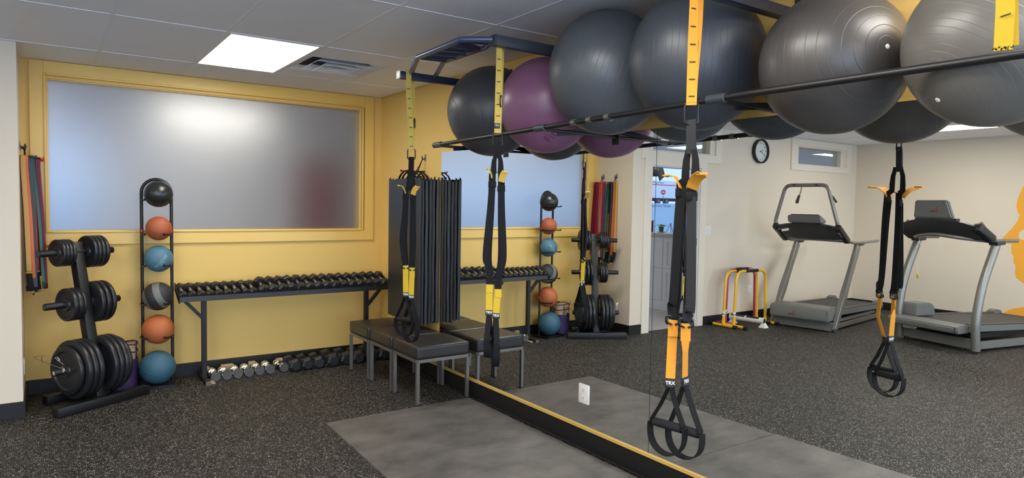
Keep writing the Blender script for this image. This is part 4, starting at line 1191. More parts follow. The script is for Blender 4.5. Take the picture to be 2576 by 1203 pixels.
for k, (c, r, mm_, lab) in enumerate(med):
    t = thing('medicine_ball', lab, 'ball', c, 'medicine balls in the tower')
    obj('shell', MB().sphere(c, r, 48, 30), mm_, t, 180)
    if k in (1, 4, 5):
        nv = V(0.25, -0.3, 0.9).normalized(); u_ = nv.orthogonal().normalized(); v_ = nv.cross(u_)
        obj('seam', MB().tube([Vector(c) + (u_*math.cos(a) + v_*math.sin(a))*(r+0.0002) for a in [2*PI*j/48 for j in range(48)]], 0.0011, 6, closed=True), mm_, t)
    if k == 2:
        to = (Vector(cam.location) - Vector(c)).normalized()
        rt = Vector((0.82, -0.57, 0))
        dd = (to*0.93 + rt*0.22 - V(0, 0, 0.26)).normalized()
        text_on_ball('ball_lettering', 'MEDICINE', 0.033, c, r, dd, rt*0.72 + V(0, 0, 0.62), 'ink_pale', t, spacing=1.1)
        text_on_ball('ball_lettering', 'BALL', 0.020, c, r, (dd - V(0, 0, 0.17) + rt*0.14).normalized(), rt*0.72 + V(0, 0, 0.62), 'ink_pale', t)

# ================================================================== WEIGHT TREE
TA_ = V(math.cos(math.radians(30.6)), math.sin(math.radians(30.6)), 0); TN_ = V(TA_.y, -TA_.x, 0)
tree = thing('weight_tree', 'black steel weight tree loaded with plates on both sides', 'rack', (-2.50, -0.50, 0))
pt_top = V(-2.605, -0.325, 1.20); pt_bot = V(-2.475, -0.545, 0.05)
obj('post', MB().beam(pt_bot, pt_top, 0.072, 0.072, TN_, 0.004), 'black_steel', tree, 40)
FC = V(-2.448, -0.594, 0)
obj('front_foot', MB().beam(FC - TA_*0.345 + V(0, 0, .036), FC + TA_*0.345 + V(0, 0, .036), 0.068, 0.072, (0, 0, 1), 0.004), 'black_steel', tree, 40)
for s in (-1, 1):
    obj('end_cap', MB().beam(FC + TA_*(s*0.343) + V(0, 0, .036), FC + TA_*(s*0.350) + V(0, 0, .036), 0.066, 0.070, (0, 0, 1), 0.002), 'ink_black', tree, 40)
obj('base_stem', MB().beam(FC + V(0, 0, .034), FC - TN_*0.36 + V(0, 0, .034), 0.064, 0.064, (0, 0, 1), 0.003), 'black_steel', tree, 40)
RC = FC - TN_*0.37
obj('rear_foot', MB().beam(RC - TA_*0.20 + V(0, 0, .034), RC + TA_*0.24 + V(0, 0, .034), 0.064, 0.066, (0, 0, 1), 0.003), 'black_steel', tree, 40)
bars = [(V(-2.592, -0.350, 1.130), 0.275), (V(-2.560, -0.410, 0.752), 0.280), (V(-2.516, -0.486, 0.287), 0.275)]
for c, L in bars:
    pb = obj('plate_bar', MB().tube([c - TA_*L, c - TA_*(L-0.002), c + TA_*(L-0.002), c + TA_*L], [0.0235, 0.0255, 0.0255, 0.0235], 20), 'black_steel', tree, 50)
    for s in (-1, 1):
        obj('bar_end', MB().cyl(c + TA_*(s*(L+0.0005)), c + TA_*(s*(L-0.01)), 0.0155, seg=16), 'wood' if c.z < 0.5 else 'dark_steel', pb, 50)
def plate_shape(r, th, grips=False):
    """a disc with a thick rim, a sunk web and a hub, axis along x, centred"""
    prof = [(0.027, -th/2-0.001), (0.045, -th/2-0.001), (0.050, -th*0.22), (r*0.74, -th*0.20), (r*0.80, -th/2), (r*0.955, -th/2), (r*0.99, -th*0.36), (r, -th*0.2),
            (r, th*0.2), (r*0.99, th*0.36), (r*0.955, th/2), (r*0.80, th/2), (r*0.74, th*0.20), (0.050, th*0.22), (0.045, th/2+0.001), (0.027, th/2+0.001)]
    seg = 48
    mb = MB(); mb.lathe(prof + [prof[0]], (0, 0, 0), (1, 0, 0), seg)
    if grips:
        # three hand holes: drop faces of the web over three arcs
        kill = []
        for f in mb.bm.faces:
            c = f.calc_center_median(); rr = math.hypot(c.y, c.z); a = math.degrees(math.atan2(c.z, c.y)) % 120
            if 0.05 < rr < r*0.76 and abs(c.x) < th*0.3 and rr > 0.051 and 34 < a < 86: kill.append(f)
        bmesh.ops.delete(mb.bm, geom=kill, context='FACES')
        # close the hole walls
        es = [e for e in mb.bm.edges if len(e.link_faces) == 1]
        try: bmesh.ops.bridge_loops(mb.bm, edges=es)
        except Exception: pass
    return mb
plate_cache = {}
def plate(c, s, r, th, label, grips=False):
    c0 = c + TA_*s
    # a plate hangs from its centre hole resting on the bar
    t = thing('weight_plate', label, 'weight plate', (c0.x, c0.y, c0.z - 0.0015), 'plates on the weight tree', math.radians(30.6))
    key = (r, th, grips)
    if key not in plate_cache:
        a = obj('disc', plate_shape(r, th, grips), 'plate', t, 40, local=True)
        q = MB()
        q.lathe([(0.0262, -th/2-0.0016), (0.036, -th/2-0.0016), (0.036, th/2+0.0016), (0.0262, th/2+0.0016), (0.0262, -th/2-0.0016)], (0, 0, 0), (1, 0, 0), 32)
        b = obj('hub_ring', q, 'dark_steel', t, 40, local=True)
        plate_cache[key] = (a, b)
    else:
        for q in plate_cache[key]:
            d_ = q.copy(); C.objects.link(d_); d_.parent = t
side = {-1: 'left', 1: 'right'}
def plates(level, c, lst, where):
    for k, (s, r, th, gr) in enumerate(lst):
        sd = 'left' if s < 0 else 'right'
        same = [q for q in lst if (q[0] < 0) == (s < 0)]
        same.sort(key=lambda q: -abs(q[0])); pos = same.index((s, r, th, gr))
        nm = ['outermost', 'second from the outside', 'third from the outside', 'innermost'][min(pos, 3)] if pos < len(same)-1 else 'innermost'
        kind = 'round black plate' if not gr else 'black plate with hand holes'
        plate(c, s, r, th, '%s on the %s bar, %s end, %s' % (kind, where, sd, nm), gr)
plates(0, bars[0][0], [(-.145, .100, .022, False), (-.120, .100, .022, False), (-.095, .100, .022, False), (-.070, .100, .022, False), (.075, .122, .026, False), (.106, .122, .026, False), (.137, .122, .026, False), (.168, .122, .026, False)], 'top')
plates(1, bars[1][0], [(-.120, .122, .032, False), (-.084, .122, .032, False), (-.056, .122, .020, False), (.060, .156, .032, True), (.102, .156, .032, True), (.146, .156, .032, True)], 'middle')
plates(2, bars[2][0], [(-.180, .178, .034, False), (-.140, .215, .038, False), (-.098, .215, .038, False), (-.056, .215, .038, False), (.056, .215, .038, False), (.098, .215, .038, False), (.140, .215, .038, False), (.180, .195, .034, False)], 'bottom')
def collar(c, s, label, flip=1):
    p = c + TA_*s
    t = thing('spring_collar', label, 'collar', p)
    pts = []
    for k in range(60):
        a = 2*PI*k/15
        pts.append(p + TA_*((k-30)/60*0.018) + (TN_*math.cos(a) + V(0, 0, 1)*math.sin(a))*0.0285)
    obj('coil', MB().tube(pts, 0.0021, 6), 'chrome', t)
    for b, k in ((0.02, 1), (-0.25, -1)):
        r0 = p + TA_*(0.009*k*flip) + V(0, 0, 0.028)
        q = bezier([r0, r0 - TA_*(0.03*flip) + V(0, 0, 0.05) + TN_*(b), r0 - TA_*(0.045*flip) + V(0, 0, 0.085) + TN_*(b*0.4), r0 - TA_*(0.055*flip) + V(0, 0, 0.075) + TN_*(b*0.5), r0 - TA_*(0.02*flip) + V(0, 0, 0.03) + TN_*(b*0.8+0.02)], 20)
        obj('lever', MB().tube(q, 0.0024, 8), 'chrome', t)
collar(bars[2][0], -0.218, 'chrome spring collar on the lower left end of the weight tree')
collar(bars[2][0], 0.220, 'chrome spring collar on the lower right end of the weight tree', -1)

# ================================================================== PURPLE BASKET, CLOTH
bk = thing('mesh_basket', 'purple mesh basket between the ball tower and the weight tree', 'basket', (-2.285, -0.125, 0))
mb = MB(); prof = []
for k in range(25):
    prof.append((0.104 + (0.0025 if k % 2 else -0.0015), 0.24*k/24))
mb.lathe([(0, 0.003), (0.10, 0.003)] + prof + [(0.098, 0.238), (0.098, 0.01), (0, 0.01)], (-2.285, -0.125, 0), (0, 0, 1), 40)
obj('basket_wall', mb, 'purple', bk, 50)
for k in range(4):
    a = 0.3 + PI/2*k
    q = V(-2.285 + 0.103*math.cos(a), -0.125 + 0.103*math.sin(a), 0.24)
    obj('basket_post', MB().tube([q, q + V(0, 0, 0.125)], 0.004, 8), 'purple_dark', bk)
for z in (0.30, 0.36):
    obj('hoop', MB().tube([V(-2.285 + 0.104*math.cos(a), -0.125 + 0.104*math.sin(a), z + 0.006*math.sin(3*a)) for a in [2*PI*j/32 for j in range(32)]], 0.006, 8, closed=True), 'purple', bk)
fr_ = thing('foam_roller', 'cream foam roller standing in the purple basket', 'roller', (-2.275, -0.13, 0.012))
mb = MB(); mb.lathe([(0.03, 0), (0.075, 0), (0.078, 0.006), (0.078, 0.33), (0.074, 0.336), (0.03, 0.336), (0.03, 0)], (-2.275, -0.13, 0.012), (0, 0, 1), 36)
obj('foam_body', mb, 'cream_foam', fr_, 40)
cl = bmesh.new(); gg = {}
for i in range(15):
    for j in range(10):
        p = FC + TA_*(-0.02 + 0.017*i) - TN_*(0.06 + 0.012*j)
        gg[i, j] = cl.verts.new((p.x, p.y, 0.014 + 0.014*math.sin(i*1.3 + j*0.5) + 0.010*math.sin(j*1.4) + 0.01 + (0.035 if i > 10 and j > 4 else 0)))
for i in range(14):
    for j in range(9): cl.faces.new((gg[i, j], gg[i+1, j], gg[i+1, j+1], gg[i, j+1]))
bmesh.ops.solidify(cl, geom=cl.faces[:], thickness=0.003)
co = centre(obj('crumpled_cloth', cl, 'purple_dark', None, 60)); tag(co, 'dark purple cloth crumpled on the floor under the weight tree', 'cloth')
co.location.z = 0.0

# ================================================================== DUMBBELL RACK
dr = thing('dumbbell_rack', 'long black steel rack with a sloping tray of hex dumbbells', 'rack', (-0.96, -0.25, 0))
def poly_x(mb, prof, x0, x1):
    n = len(prof)
    mb.add([(x0, y, z) for y, z in prof] + [(x1, y, z) for y, z in prof], [tuple(reversed(range(n))), tuple(range(n, 2*n))] + [(i, (i+1) % n, n+(i+1) % n, n+i) for i in range(n)])
    return mb
tx0, tx1 = -1.905, -0.045
obj('front_rail', poly_x(MB(), [(-0.372, 0.700), (-0.364, 0.742), (-0.356, 0.742), (-0.360, 0.708), (-0.325, 0.708), (-0.325, 0.700)], tx0+0.005, tx1), 'black_steel', dr, None)
obj('back_rail', poly_x(MB(), [(-0.165, 0.772), (-0.165, 0.780), (-0.135, 0.790), (-0.130, 0.822), (-0.124, 0.822), (-0.124, 0.782)], tx0+0.005, tx1), 'black_steel', dr, None)
obj('tray', poly_x(MB(), [(-0.362, 0.698), (-0.362, 0.706), (-0.138, 0.784), (-0.138, 0.774)], tx0+0.006, tx1), 'black_steel', dr, None)
for x in (tx0, tx1):
    obj('end_plate', poly_x(MB(), [(-0.385, 0.690), (-0.385, 0.735), (-0.13, 0.835), (-0.118, 0.835), (-0.118, 0.775), (-0.34, 0.690)], x, x+0.006), 'black_steel', dr, None)
for px_, s in ((-1.700, -1), (-0.250, 1)):
    obj('post', MB().box((px_-0.02, -0.27, 0.03), (px_+0.02, -0.23, 0.735), 0.002, 1), 'black_steel', dr, None)
    ft = obj('foot', MB().box((px_-0.02, -0.435, 0.0), (px_+0.02, -0.03, 0.032), 0.002, 1), 'black_steel', dr, None)
    obj('foot_cap', MB().box((px_-0.0205, -0.437, 0.0), (px_+0.0205, -0.433, 0.0325), 0.001, 1), 'steel' if s < 0 else 'ink_black', ft, None)
    obj('brace', MB().beam(V(px_ + s*0.015, -0.25, 0.545), V(px_ + s*0.165, -0.25, 0.715), 0.028, 0.028, (0, 1, 0)), 'black_steel', dr, None)

def hex_dumbbell(flat, hl, gap, name='hex_dumbbell'):
    """axis along y, centre at origin"""
    t = thing(name, 'x', 'dumbbell', (0, 0, 0), 'hex dumbbells on the rack')
    R = flat/2/math.cos(PI/6); c = flat*0.12
    for s in (-1, 1):
        prof = [(R*0.86, gap/2), (R, gap/2 + c*0.7), (R, gap/2 + hl - c), (R*0.70, gap/2 + hl)]
        mb = MB(); mb.lathe([(0, gap/2)] + prof + [(0, gap/2 + hl)], (0, 0, 0), (0, s, 0), 6)
        obj('head', mb, 'rubber', t, 20, local=True)
    mb = MB(); n = 10; pts = [V(0, -gap/2 - 0.004 + (gap + 0.008)*k/n, 0) for k in range(n+1)]
    mb.tube(pts, [0.0125, 0.0115, 0.0125, 0.0145, 0.0152, 0.0155, 0.0152, 0.0145, 0.0125, 0.0115, 0.0125], 14)
    obj('handle', mb, 'knurl', t, 60, local=True)
    return t
def put(o, loc, rot, label, group):
    o.location = loc; o.rotation_euler = rot; o['label'] = label; o['group'] = group; LOC[o.name] = Vector(loc)
ordn = ['first', 'second', 'third', 'fourth', 'fifth', 'sixth', 'seventh', 'eighth', 'ninth', 'tenth', 'eleventh', 'twelfth', 'thirteenth', 'fourteenth', 'fifteenth', 'sixteenth', 'seventeenth',
        'eighteenth', 'nineteenth', 'twentieth', 'twenty-first', 'twenty-second', 'twenty-third', 'twenty-fourth', 'twenty-fifth']
tilt = math.atan2(0.078, 0.224)
small = hex_dumbbell(0.060, 0.052, 0.100); big = hex_dumbbell(0.084, 0.058, 0.104)
rnd = random.Random(3)
for k in range(24):
    if k < 9: x = -1.872 + 0.0695*k; r = 0.030; src = small
    else: x = -1.232 + 0.0808*(k-9); r = 0.042; src = big
    o = src if k in (0, 9) else dup(src)
    rr = [0, 0.05, -0.06, 0.03, 0, 0.5][rnd.randrange(6)] if k < 9 else [0, 0.15, -0.2, 0.35, 0.1, -0.1][rnd.randrange(6)]
    up_n = V(0, -math.sin(tilt), math.cos(tilt))
    cpos = V(x, -0.25, 0.745) + up_n*(r + 0.004 + (0.002 if abs(rr) > 0.1 else 0))
    mrot = Matrix.Rotation(tilt, 4, 'X') @ Matrix.Rotation(rr, 4, 'Y')
    lab = ('small' if k < 9 else 'large') + ' black hex dumbbell on the rack, ' + ordn[k] + ' from its left end'
    put(o, cpos, mrot.to_euler(), lab, 'hex dumbbells on the rack')
# hex dumbbells on the floor
floor_hex = hex_dumbbell(0.104, 0.070, 0.110, 'hex_dumbbell')
fh = [(-0.955, -0.222, 0.05, 'first black hex dumbbell on the floor right of the chrome ones', 1), (-0.842, -0.222, 0.03, 'second black hex dumbbell on the floor right of the chrome ones', 1), (-0.730, -0.222, -0.04, 'third black hex dumbbell on the floor right of the chrome ones', 1),
      (-0.602, -0.215, 0.02, 'fourth and largest black hex dumbbell on the floor in front of the stools', 1.12), (-0.470, -0.205, 0.02, 'black hex dumbbell on the floor behind the leg of the back stool', 1.1), (-0.345, -0.210, -0.05, 'black hex dumbbell on the floor seen between the stool legs', 1.1),
      (-0.215, -0.205, 0.06, 'black hex dumbbell on the floor behind the middle stool legs', 1.1), (-0.090, -0.215, 0.0, 'black hex dumbbell on the floor in the corner by the mirror wall', 1.1)]
for k, (x, y, rz, lab, sc_) in enumerate(fh):
    o = floor_hex if k == 0 else dup(floor_hex)
    rr = PI/6 if k % 2 == 5 else 0
    put(o, (x, y, 0.0520*sc_/math.cos(PI/6)*0.866 + (0.0009)), Matrix.Rotation(rz, 4, 'Z').to_euler(), lab, 'hex dumbbells on the floor')
    # a flat side faces down
    o.rotation_euler = (Matrix.Rotation(rz, 4, 'Z') @ Matrix.Rotation(PI/6 if HEXTURN else 0, 4, 'Y')).to_euler()
    o.scale = (sc_, sc_, sc_)
# chrome dumbbells
def chrome_dumbbell(nr):
    t = thing('chrome_dumbbell', 'x', 'dumbbell', (0, 0, 0), 'chrome dumbbells on the floor')
    r = 0.0425; L = 0.094
    for s in (-1, 1):
        mb = MB(); mb.lathe([(0, L-0.047), (0.020, L-0.047), (0.033, L-0.042), (r-0.003, L-0.032), (r, L-0.026), (r, L-0.006), (r-0.003, L-0.002)], (0, 0, 0), (0, s, 0), 36)
        h = obj('head', mb, 'chrome', t, 30, local=True)
        mb = MB(); mb.lathe([(0, L-0.004), (r-0.006, L-0.004), (r-0.004, L-0.002), (r-0.0028, L-0.0022)], (0, 0, 0), (0, s, 0), 36)
        f = obj('end_face', mb, 'cast', h, 30, local=True)
        if s < 0 and nr:
            bm = text_bm(nr, 0.034, 0.0014)
            bmesh.ops.transform(bm, matrix=frame((0, -(L-0.003), 0.004), (1, 0, 0), (0, 0, 1)), verts=bm.verts)
            obj('weight_number', bm, 'chrome', h, None, local=True)
    obj('handle', MB().tube([V(0, -0.047, 0), V(0, -0.03, 0), V(0, 0, 0), V(0, 0.03, 0), V(0, 0.047, 0)], [0.0135, 0.014, 0.0155, 0.014, 0.0135], 18), 'chrome', t, 60, local=True)
    return t
M['cast'] = mat('grey_cast_face', (98, 96, 94), 0.45, metal=0.6, bump=0.3, bscale=400)
cd = [chrome_dumbbell('15'), None]
pos = [(-1.625, 0.03), (-1.534, 0.03), (-1.443, 0.0), (-1.352, 0.02), (-1.260, 0.0), (-1.170, 0.02), (-1.055, 0.10)]
plain = chrome_dumbbell('')
for k, (x, rz) in enumerate(pos):
    if k < 5: o = cd[0] if k == 0 else dup(cd[0])
    else: o = plain if k == 5 else dup(plain)
    yc = -0.235 + 0.004*k
    put(o, (x, yc, 0.0432), (0, random.uniform(-0.5, 0.5) if k < 5 else 0, rz), ('chrome dumbbell with a numbered end on the floor, ' if k < 5 else 'chrome dumbbell with a plain grey end on the floor, ') + ordn[k] + ' from the rack post', 'chrome dumbbells on the floor')
for k, (x, w, dy) in enumerate([(-1.66, 0.05, 0.0), (-1.485, 0.10, 0.0), (-1.275, 0.06, 0.0), (-1.03, 0.055, 0.0)]):
    o = centre(obj('wood_block', MB().box((x-w/2, -0.115, 0.0), (x+w/2, -0.075, 0.085), 0.003), 'wood', None, None))
    tag(o, ['pale wood block behind the first chrome dumbbell', 'longest pale wood block behind the chrome dumbbells', 'pale wood block behind the fifth chrome dumbbell', 'pale wood block at the right end of the chrome dumbbells'][k], 'wood block', 'wood blocks behind the dumbbells')
o = centre(obj('wood_block', MB().box((-1.672, -0.40, 0.0), (-1.640, -0.30, 0.012), 0.002), 'wood', None, None)); tag(o, 'thin wood slip lying beside the rack foot', 'wood block')

# ================================================================== RESISTANCE BANDS ON THE ALCOVE WALL
for y, nm in ((-0.123, 'black wall hook holding the red bands'), (-0.356, 'black wall hook holding the green and yellow bands')):
    h = hook('wall_hook', nm, (XA, y, 1.905), (1, 0, 0), 0.03)
    h2 = thing('band_hanger', 'black strap loop with a red-tipped rod, ' + ('carrying the red bands' if y > -0.2 else 'carrying the green and yellow bands'), 'hanger', (XA+0.05, y, 1.85))
    for s in (-1, 1):
        obj('strap_leg', MB().tube([V(XA+0.028, y, 1.890), V(XA+0.02 + 0.01, y + s*0.02, 1.83)], 0.0035, 8), 'black_web', h2)
    obj('rod', MB().tube([V(XA+0.004, y+0.02, 1.826), V(XA+0.03, y + 0.02, 1.822), V(XA+0.125, y + 0.02, 1.815)], 0.006, 10), 'black_steel', h2)
    obj('rod', MB().tube([V(XA+0.03, y-0.02, 1.828), V(XA+0.03, y + 0.02, 1.822)], 0.006, 10), 'black_steel', h2)
    obj('red_tip', MB().tube(bezier([V(XA+0.118, y+0.02, 1.815), V(XA+0.135, y+0.03, 1.812), V(XA+0.142, y+0.045, 1.825)], 8), 0.007, 8), 'red', h2)
def band(label, m_, x, y, spread, zb, kind, w=0.02, dx=0.03, handle=False):
    """a closed loop hanging over the rod; spread = half width in y"""
    t = thing('resistance_band', label, 'resistance band', (x, y, 1.83), 'resistance bands on the alcove wall')
    zt = 1.822
    L = bezier([V(x+dx, y-spread*1.6, zb+0.02), V(x+dx*0.6, y-spread*1.5, (zt+zb)/2), V(x, y-spread, zt-0.10), V(x, y-spread*0.8, zt-0.01), V(x, y, zt+0.014), V(x, y+spread*0.8, zt-0.01), V(x, y+spread, zt-0.10), V(x+dx*0.6, y+spread*1.3, (zt+zb)/2), V(x+dx, y+spread*1.3, zb+0.02), V(x+dx, y, zb-0.012)], 60)
    if kind == 'flat': obj('band_loop', MB().ribbon(L + [L[0]], (1, 0, 0.0), w, 0.003), m_, t, 30)
    else: obj('tube_loop', MB().tube(L, w, 8, closed=True), m_, t, 60)
    if handle:
        hx = x + dx
        obj('clip', MB().lathe([(0, 0), (0.022, 0.001), (0.024, 0.006), (0.012, 0.012), (0, 0.012)], V(hx, y-spread*1.4, zb), (0, 0, 1), 16), 'tab', t)
        obj('padded_handle', MB().tube(bezier([V(hx, y-spread*1.4, zb), V(hx+0.004, y-spread*1.2, zb-0.06), V(hx+0.012, y+0.01, zb-0.13)], 8), 0.017, 12), 'foam', t)
        obj('handle_cap', MB().tube([V(hx+0.012, y-0.002, zb-0.128), V(hx+0.014, y+0.030, zb-0.142)], [0.012, 0.015], 12), 'tab', t)
    return t
band('gold tube band with black padded handle, nearest the room on the second hook', 'band_gold', -2.908, -0.372, 0.012, 0.985, 'flat', 0.030, 0.022, True)
band('orange flat band hanging beside the gold one', 'band_orange', -2.890, -0.345, 0.010, 0.93, 'flat', 0.022, 0.030)
band('wide dark green band hanging in the middle of the second hook', 'band_dark', -2.868, -0.325, 0.020, 0.86, 'flat', 0.040, 0.010)
band('dark band hanging against the wall behind the gold one', 'band_dark', -2.921, -0.330, 0.016, 0.87, 'flat', 0.016, 0.020)
band('brown tube band with yellow clip on the second hook', 'band_brown', -2.872, -0.290, 0.007, 0.985, 'flat', 0.022, 0.028, True)
band('bright green flat band on the second hook', 'band_green', -2.848, -0.285, 0.011, 0.89, 'flat', 0.018, 0.045)
band('violet tube band between the hooks', 'band_violet', -2.834, -0.255, 0.010, 0.90, 'tube', 0.0075, 0.035)
band('pale grey cord band between the hooks', 'band_grey', -2.905, -0.240, 0.008, 0.92, 'tube', 0.004, 0.020)
band('maroon flat band at the corner end of the first hook', 'band_maroon', -2.855, -0.055, 0.016, 0.95, 'flat', 0.030, 0.035)
band('wide maroon band in the middle of the first hook', 'band_maroon', -2.823, -0.115, 0.014, 0.86, 'flat', 0.032, 0.030)
band('thin bright red tube band on the first hook', 'band_red', -2.880, -0.085, 0.012, 0.97, 'tube', 0.0070, 0.020)
band('bright red tube band at the near side of the first hook', 'band_red', -2.862, -0.150, 0.022, 1.00, 'tube', 0.0080, 0.025)
band('second bright red tube band at the near side of the first hook', 'band_red', -2.895, -0.165, 0.014, 1.03, 'tube', 0.0080, 0.015)
t = thing('metal_stirrup', 'dark red metal stirrup hanging below the red bands', 'stirrup', (-2.87, -0.14, 0.90))
obj('side_bar', MB().beam(V(-2.87, -0.10, 0.95), V(-2.865, -0.105, 0.80), 0.018, 0.012, (1, 0, 0), 0.003), 'band_maroon', t, 40)
obj('side_bar', MB().beam(V(-2.87, -0.20, 0.93), V(-2.865, -0.195, 0.80), 0.012, 0.010, (1, 0, 0), 0.003), 'band_maroon', t, 40)
obj('cross_bar', MB().tube([V(-2.868, -0.10, 0.90), V(-2.868, -0.20, 0.895)], 0.008, 10), 'band_maroon', t)
obj('cross_bar', MB().tube([V(-2.866, -0.105, 0.815), V(-2.866, -0.195, 0.81)], 0.008, 10), 'band_maroon', t)
obj('black_grip', MB().tube([V(-2.862, -0.145, 0.89), V(-2.862, -0.145, 0.83)], 0.012, 12), 'foam', t)

# ================================================================== TREADMILLS
def treadmill(FL, FR, variant, label):
    FL = V(FL[0], FL[1], 0); FR = V(FR[0], FR[1], 0); a = FR - FL; Wd = a.length; a = a.normalized(); w = V(a.y, -a.x, 0)
    if w.x > 0: w = -w
    P = lambda s, t_, z: FL + a*(s*Wd) + w*t_ + V(0, 0, z)
    org = P(0.5, 0.8, 0)
    t = thing('treadmill', label, 'treadmill', org, 'treadmills in the far corner')
    up = V(0, 0, 1)
    def slab_(name, s0, s1, prof, m_, parent=t, bev=0.0):
        """prof: list of (t,z) side outline, swept across s0..s1"""
        mb = MB(); n = len(prof)
        bv = mb.add([P(s0, q, z) for q, z in prof] + [P(s1, q, z) for q, z in prof], [tuple(reversed(range(n))), tuple(range(n, 2*n))] + [(i, (i+1) % n, n+(i+1) % n, n+i) for i in range(n)])
        if bev: bmesh.ops.bevel(mb.bm, geom=list({e for v in bv for e in v.link_edges}), offset=bev, segments=2, affect='EDGES')
        return obj(name, mb, m_, parent, 40)
    def logo(c, x, u, sz, parent):
        k = sz
        pts = [(-0.5, 0.0), (-0.15, 0.03), (-0.12, 0.09), (0.02, 0.08), (0.10, 0.17), (0.20, 0.20), (0.22, 0.33), (0.30, 0.38), (0.40, 0.35), (0.30, 0.33), (0.27, 0.22), (0.35, 0.15), (0.40, 0.0), (0.33, 0.06), (0.26, 0.13), (0.18, 0.06), (0.05, 0.02), (-0.1, 0.0)]
        mb = MB(); mb.prism([(px_*k, py_*k) for px_, py_ in pts], 0, 0.0006, frame(c, x, u))
        obj('running_figure', mb, 'ink_red', parent, None)
        text('lettering', 'FREEMOTION', 0.115*k, Vector(c) - Vector(u).normalized()*0.10*k, x, u, 'ink_black', parent)
    if variant == 1:
        # lift frame on the floor
        slab_('base_beam', 0.02, 0.98, [(0.0, 0.015), (0.0, 0.125), (0.07, 0.125), (0.07, 0.015)], 'silver2', bev=0.004)
        for s in (0.03, 0.93): slab_('base_rail', s, s+0.05, [(0.07, 0.03), (0.07, 0.085), (1.75, 0.085), (1.75, 0.03)], 'silver', bev=0.004)
        for s in (0.05, 0.90): slab_('lift_arm', s, s+0.05, [(0.10, 0.10), (0.10, 0.135), (1.55, 0.135), (1.55, 0.10)], 'silver', bev=0.003)
        obj('underside', MB().beam(P(.5, .2, .11), P(.5, 1.6, .11), Wd*0.74, 0.05), 'ink_black', t, None)
        hd = slab_('front_hood', 0.03, 0.97, [(-0.115, 0.140), (-0.115, 0.255), (-0.09, 0.290), (-0.02, 0.305), (0.30, 0.292), (0.30, 0.20), (0.10, 0.14)], 'silver2', bev=0.012)
        logo(P(0.40, -0.1165, 0.200), a, up, 0.13, hd)
        for s in (0.05, 0.95):
            for z in (0.235, 0.265): obj('screw', MB().cyl(P(s, -0.112, z), P(s, -0.118, z), 0.006, seg=8), 'ink_black', hd)
        dk0, dk1, zt = 0.25, 1.80, 0.262
    else:
        slab_('base_beam', 0.0, 0.98, [(0.02, 0.03), (0.02, 0.135), (0.09, 0.135), (0.09, 0.03)], 'silver2', bev=0.004)
        for s in (0.02, 0.93): slab_('base_rail', s, s+0.055, [(0.09, 0.035), (0.09, 0.115), (1.30, 0.115), (1.30, 0.035)], 'silver2', bev=0.004)
        obj('underside', MB().beam(P(.48, .15, .15), P(.48, 1.5, .15), Wd*0.70, 0.06), 'ink_black', t, None)
        hd = slab_('front_hood', -0.02, 0.91, [(-0.185, 0.205), (-0.20, 0.235), (-0.195, 0.275), (-0.17, 0.292), (0.0, 0.300), (0.0, 0.205)], 'silver2', bev=0.010)
        for z in (0.225, 0.245, 0.27): obj('screw', MB().cyl(P(0.88, -0.190, z), P(0.88, -0.205, z), 0.006, seg=8), 'ink_black', hd)
        mc = slab_('motor_cover', -0.04, 0.20, [(0.02, 0.29), (0.02, 0.40), (0.05, 0.44), (0.30, 0.44), (0.36, 0.40), (0.38, 0.29)], 'silver2', bev=0.012)
        dk0, dk1, zt = 0.0, 1.72, 0.292
    rails = [(0.03, 0.15), (0.83, 0.955)] if variant == 1 else [(0.0, 0.12), (0.80, 0.91)]
    for s0_, s1_ in rails:
        slab_('side_rail', s0_, s1_, [(dk0, zt-0.075), (dk0, zt), (dk1, zt-0.055), (dk1+0.02, zt-0.08), (dk1, zt-0.12)], 'silver2', bev=0.006)
        slab_('foot_strip', s0_+0.015, s1_-0.01, [(dk0+0.06, zt+0.001), (dk0+0.06, zt+0.006), (dk1-0.06, zt-0.046), (dk1-0.06, zt-0.052)], 'dark_plastic')
    slab_('running_belt', rails[0][1]-0.005, rails[1][0]+0.005, [(dk0, zt-0.045), (dk0, zt-0.006), (dk1-0.02, zt-0.060), (dk1-0.02, zt-0.10)], 'belt', bev=0.004)
    rl = P(rails[0][1], dk1, zt-0.085); rr = P(rails[1][0], dk1, zt-0.085)
    obj('rear_roller', MB().cyl(rl, rr, 0.035, seg=20), 'dark_plastic', t, 50)
    for s in (rails[0][0], rails[1][0]):
        slab_('rear_cover', s, s+0.12, [(dk1-0.10, zt-0.13), (dk1-0.10, zt-0.03), (dk1-0.02, zt-0.005), (dk1+0.05, zt-0.02), (dk1+0.08, zt-0.08), (dk1+0.03, zt-0.14)], 'silver2', bev=0.01)
    for s in (0.08, 0.88):
        obj('rear_foot', MB().cyl(P(s, dk1-0.15, 0.0), P(s, dk1-0.15, zt-0.11), 0.03, seg=16), 'ink_black', t, 50)
        obj('front_foot', MB().cyl(P(s, 0.04, 0.0), P(s, 0.04, 0.034), 0.03, seg=16), 'ink_black', t, 50)
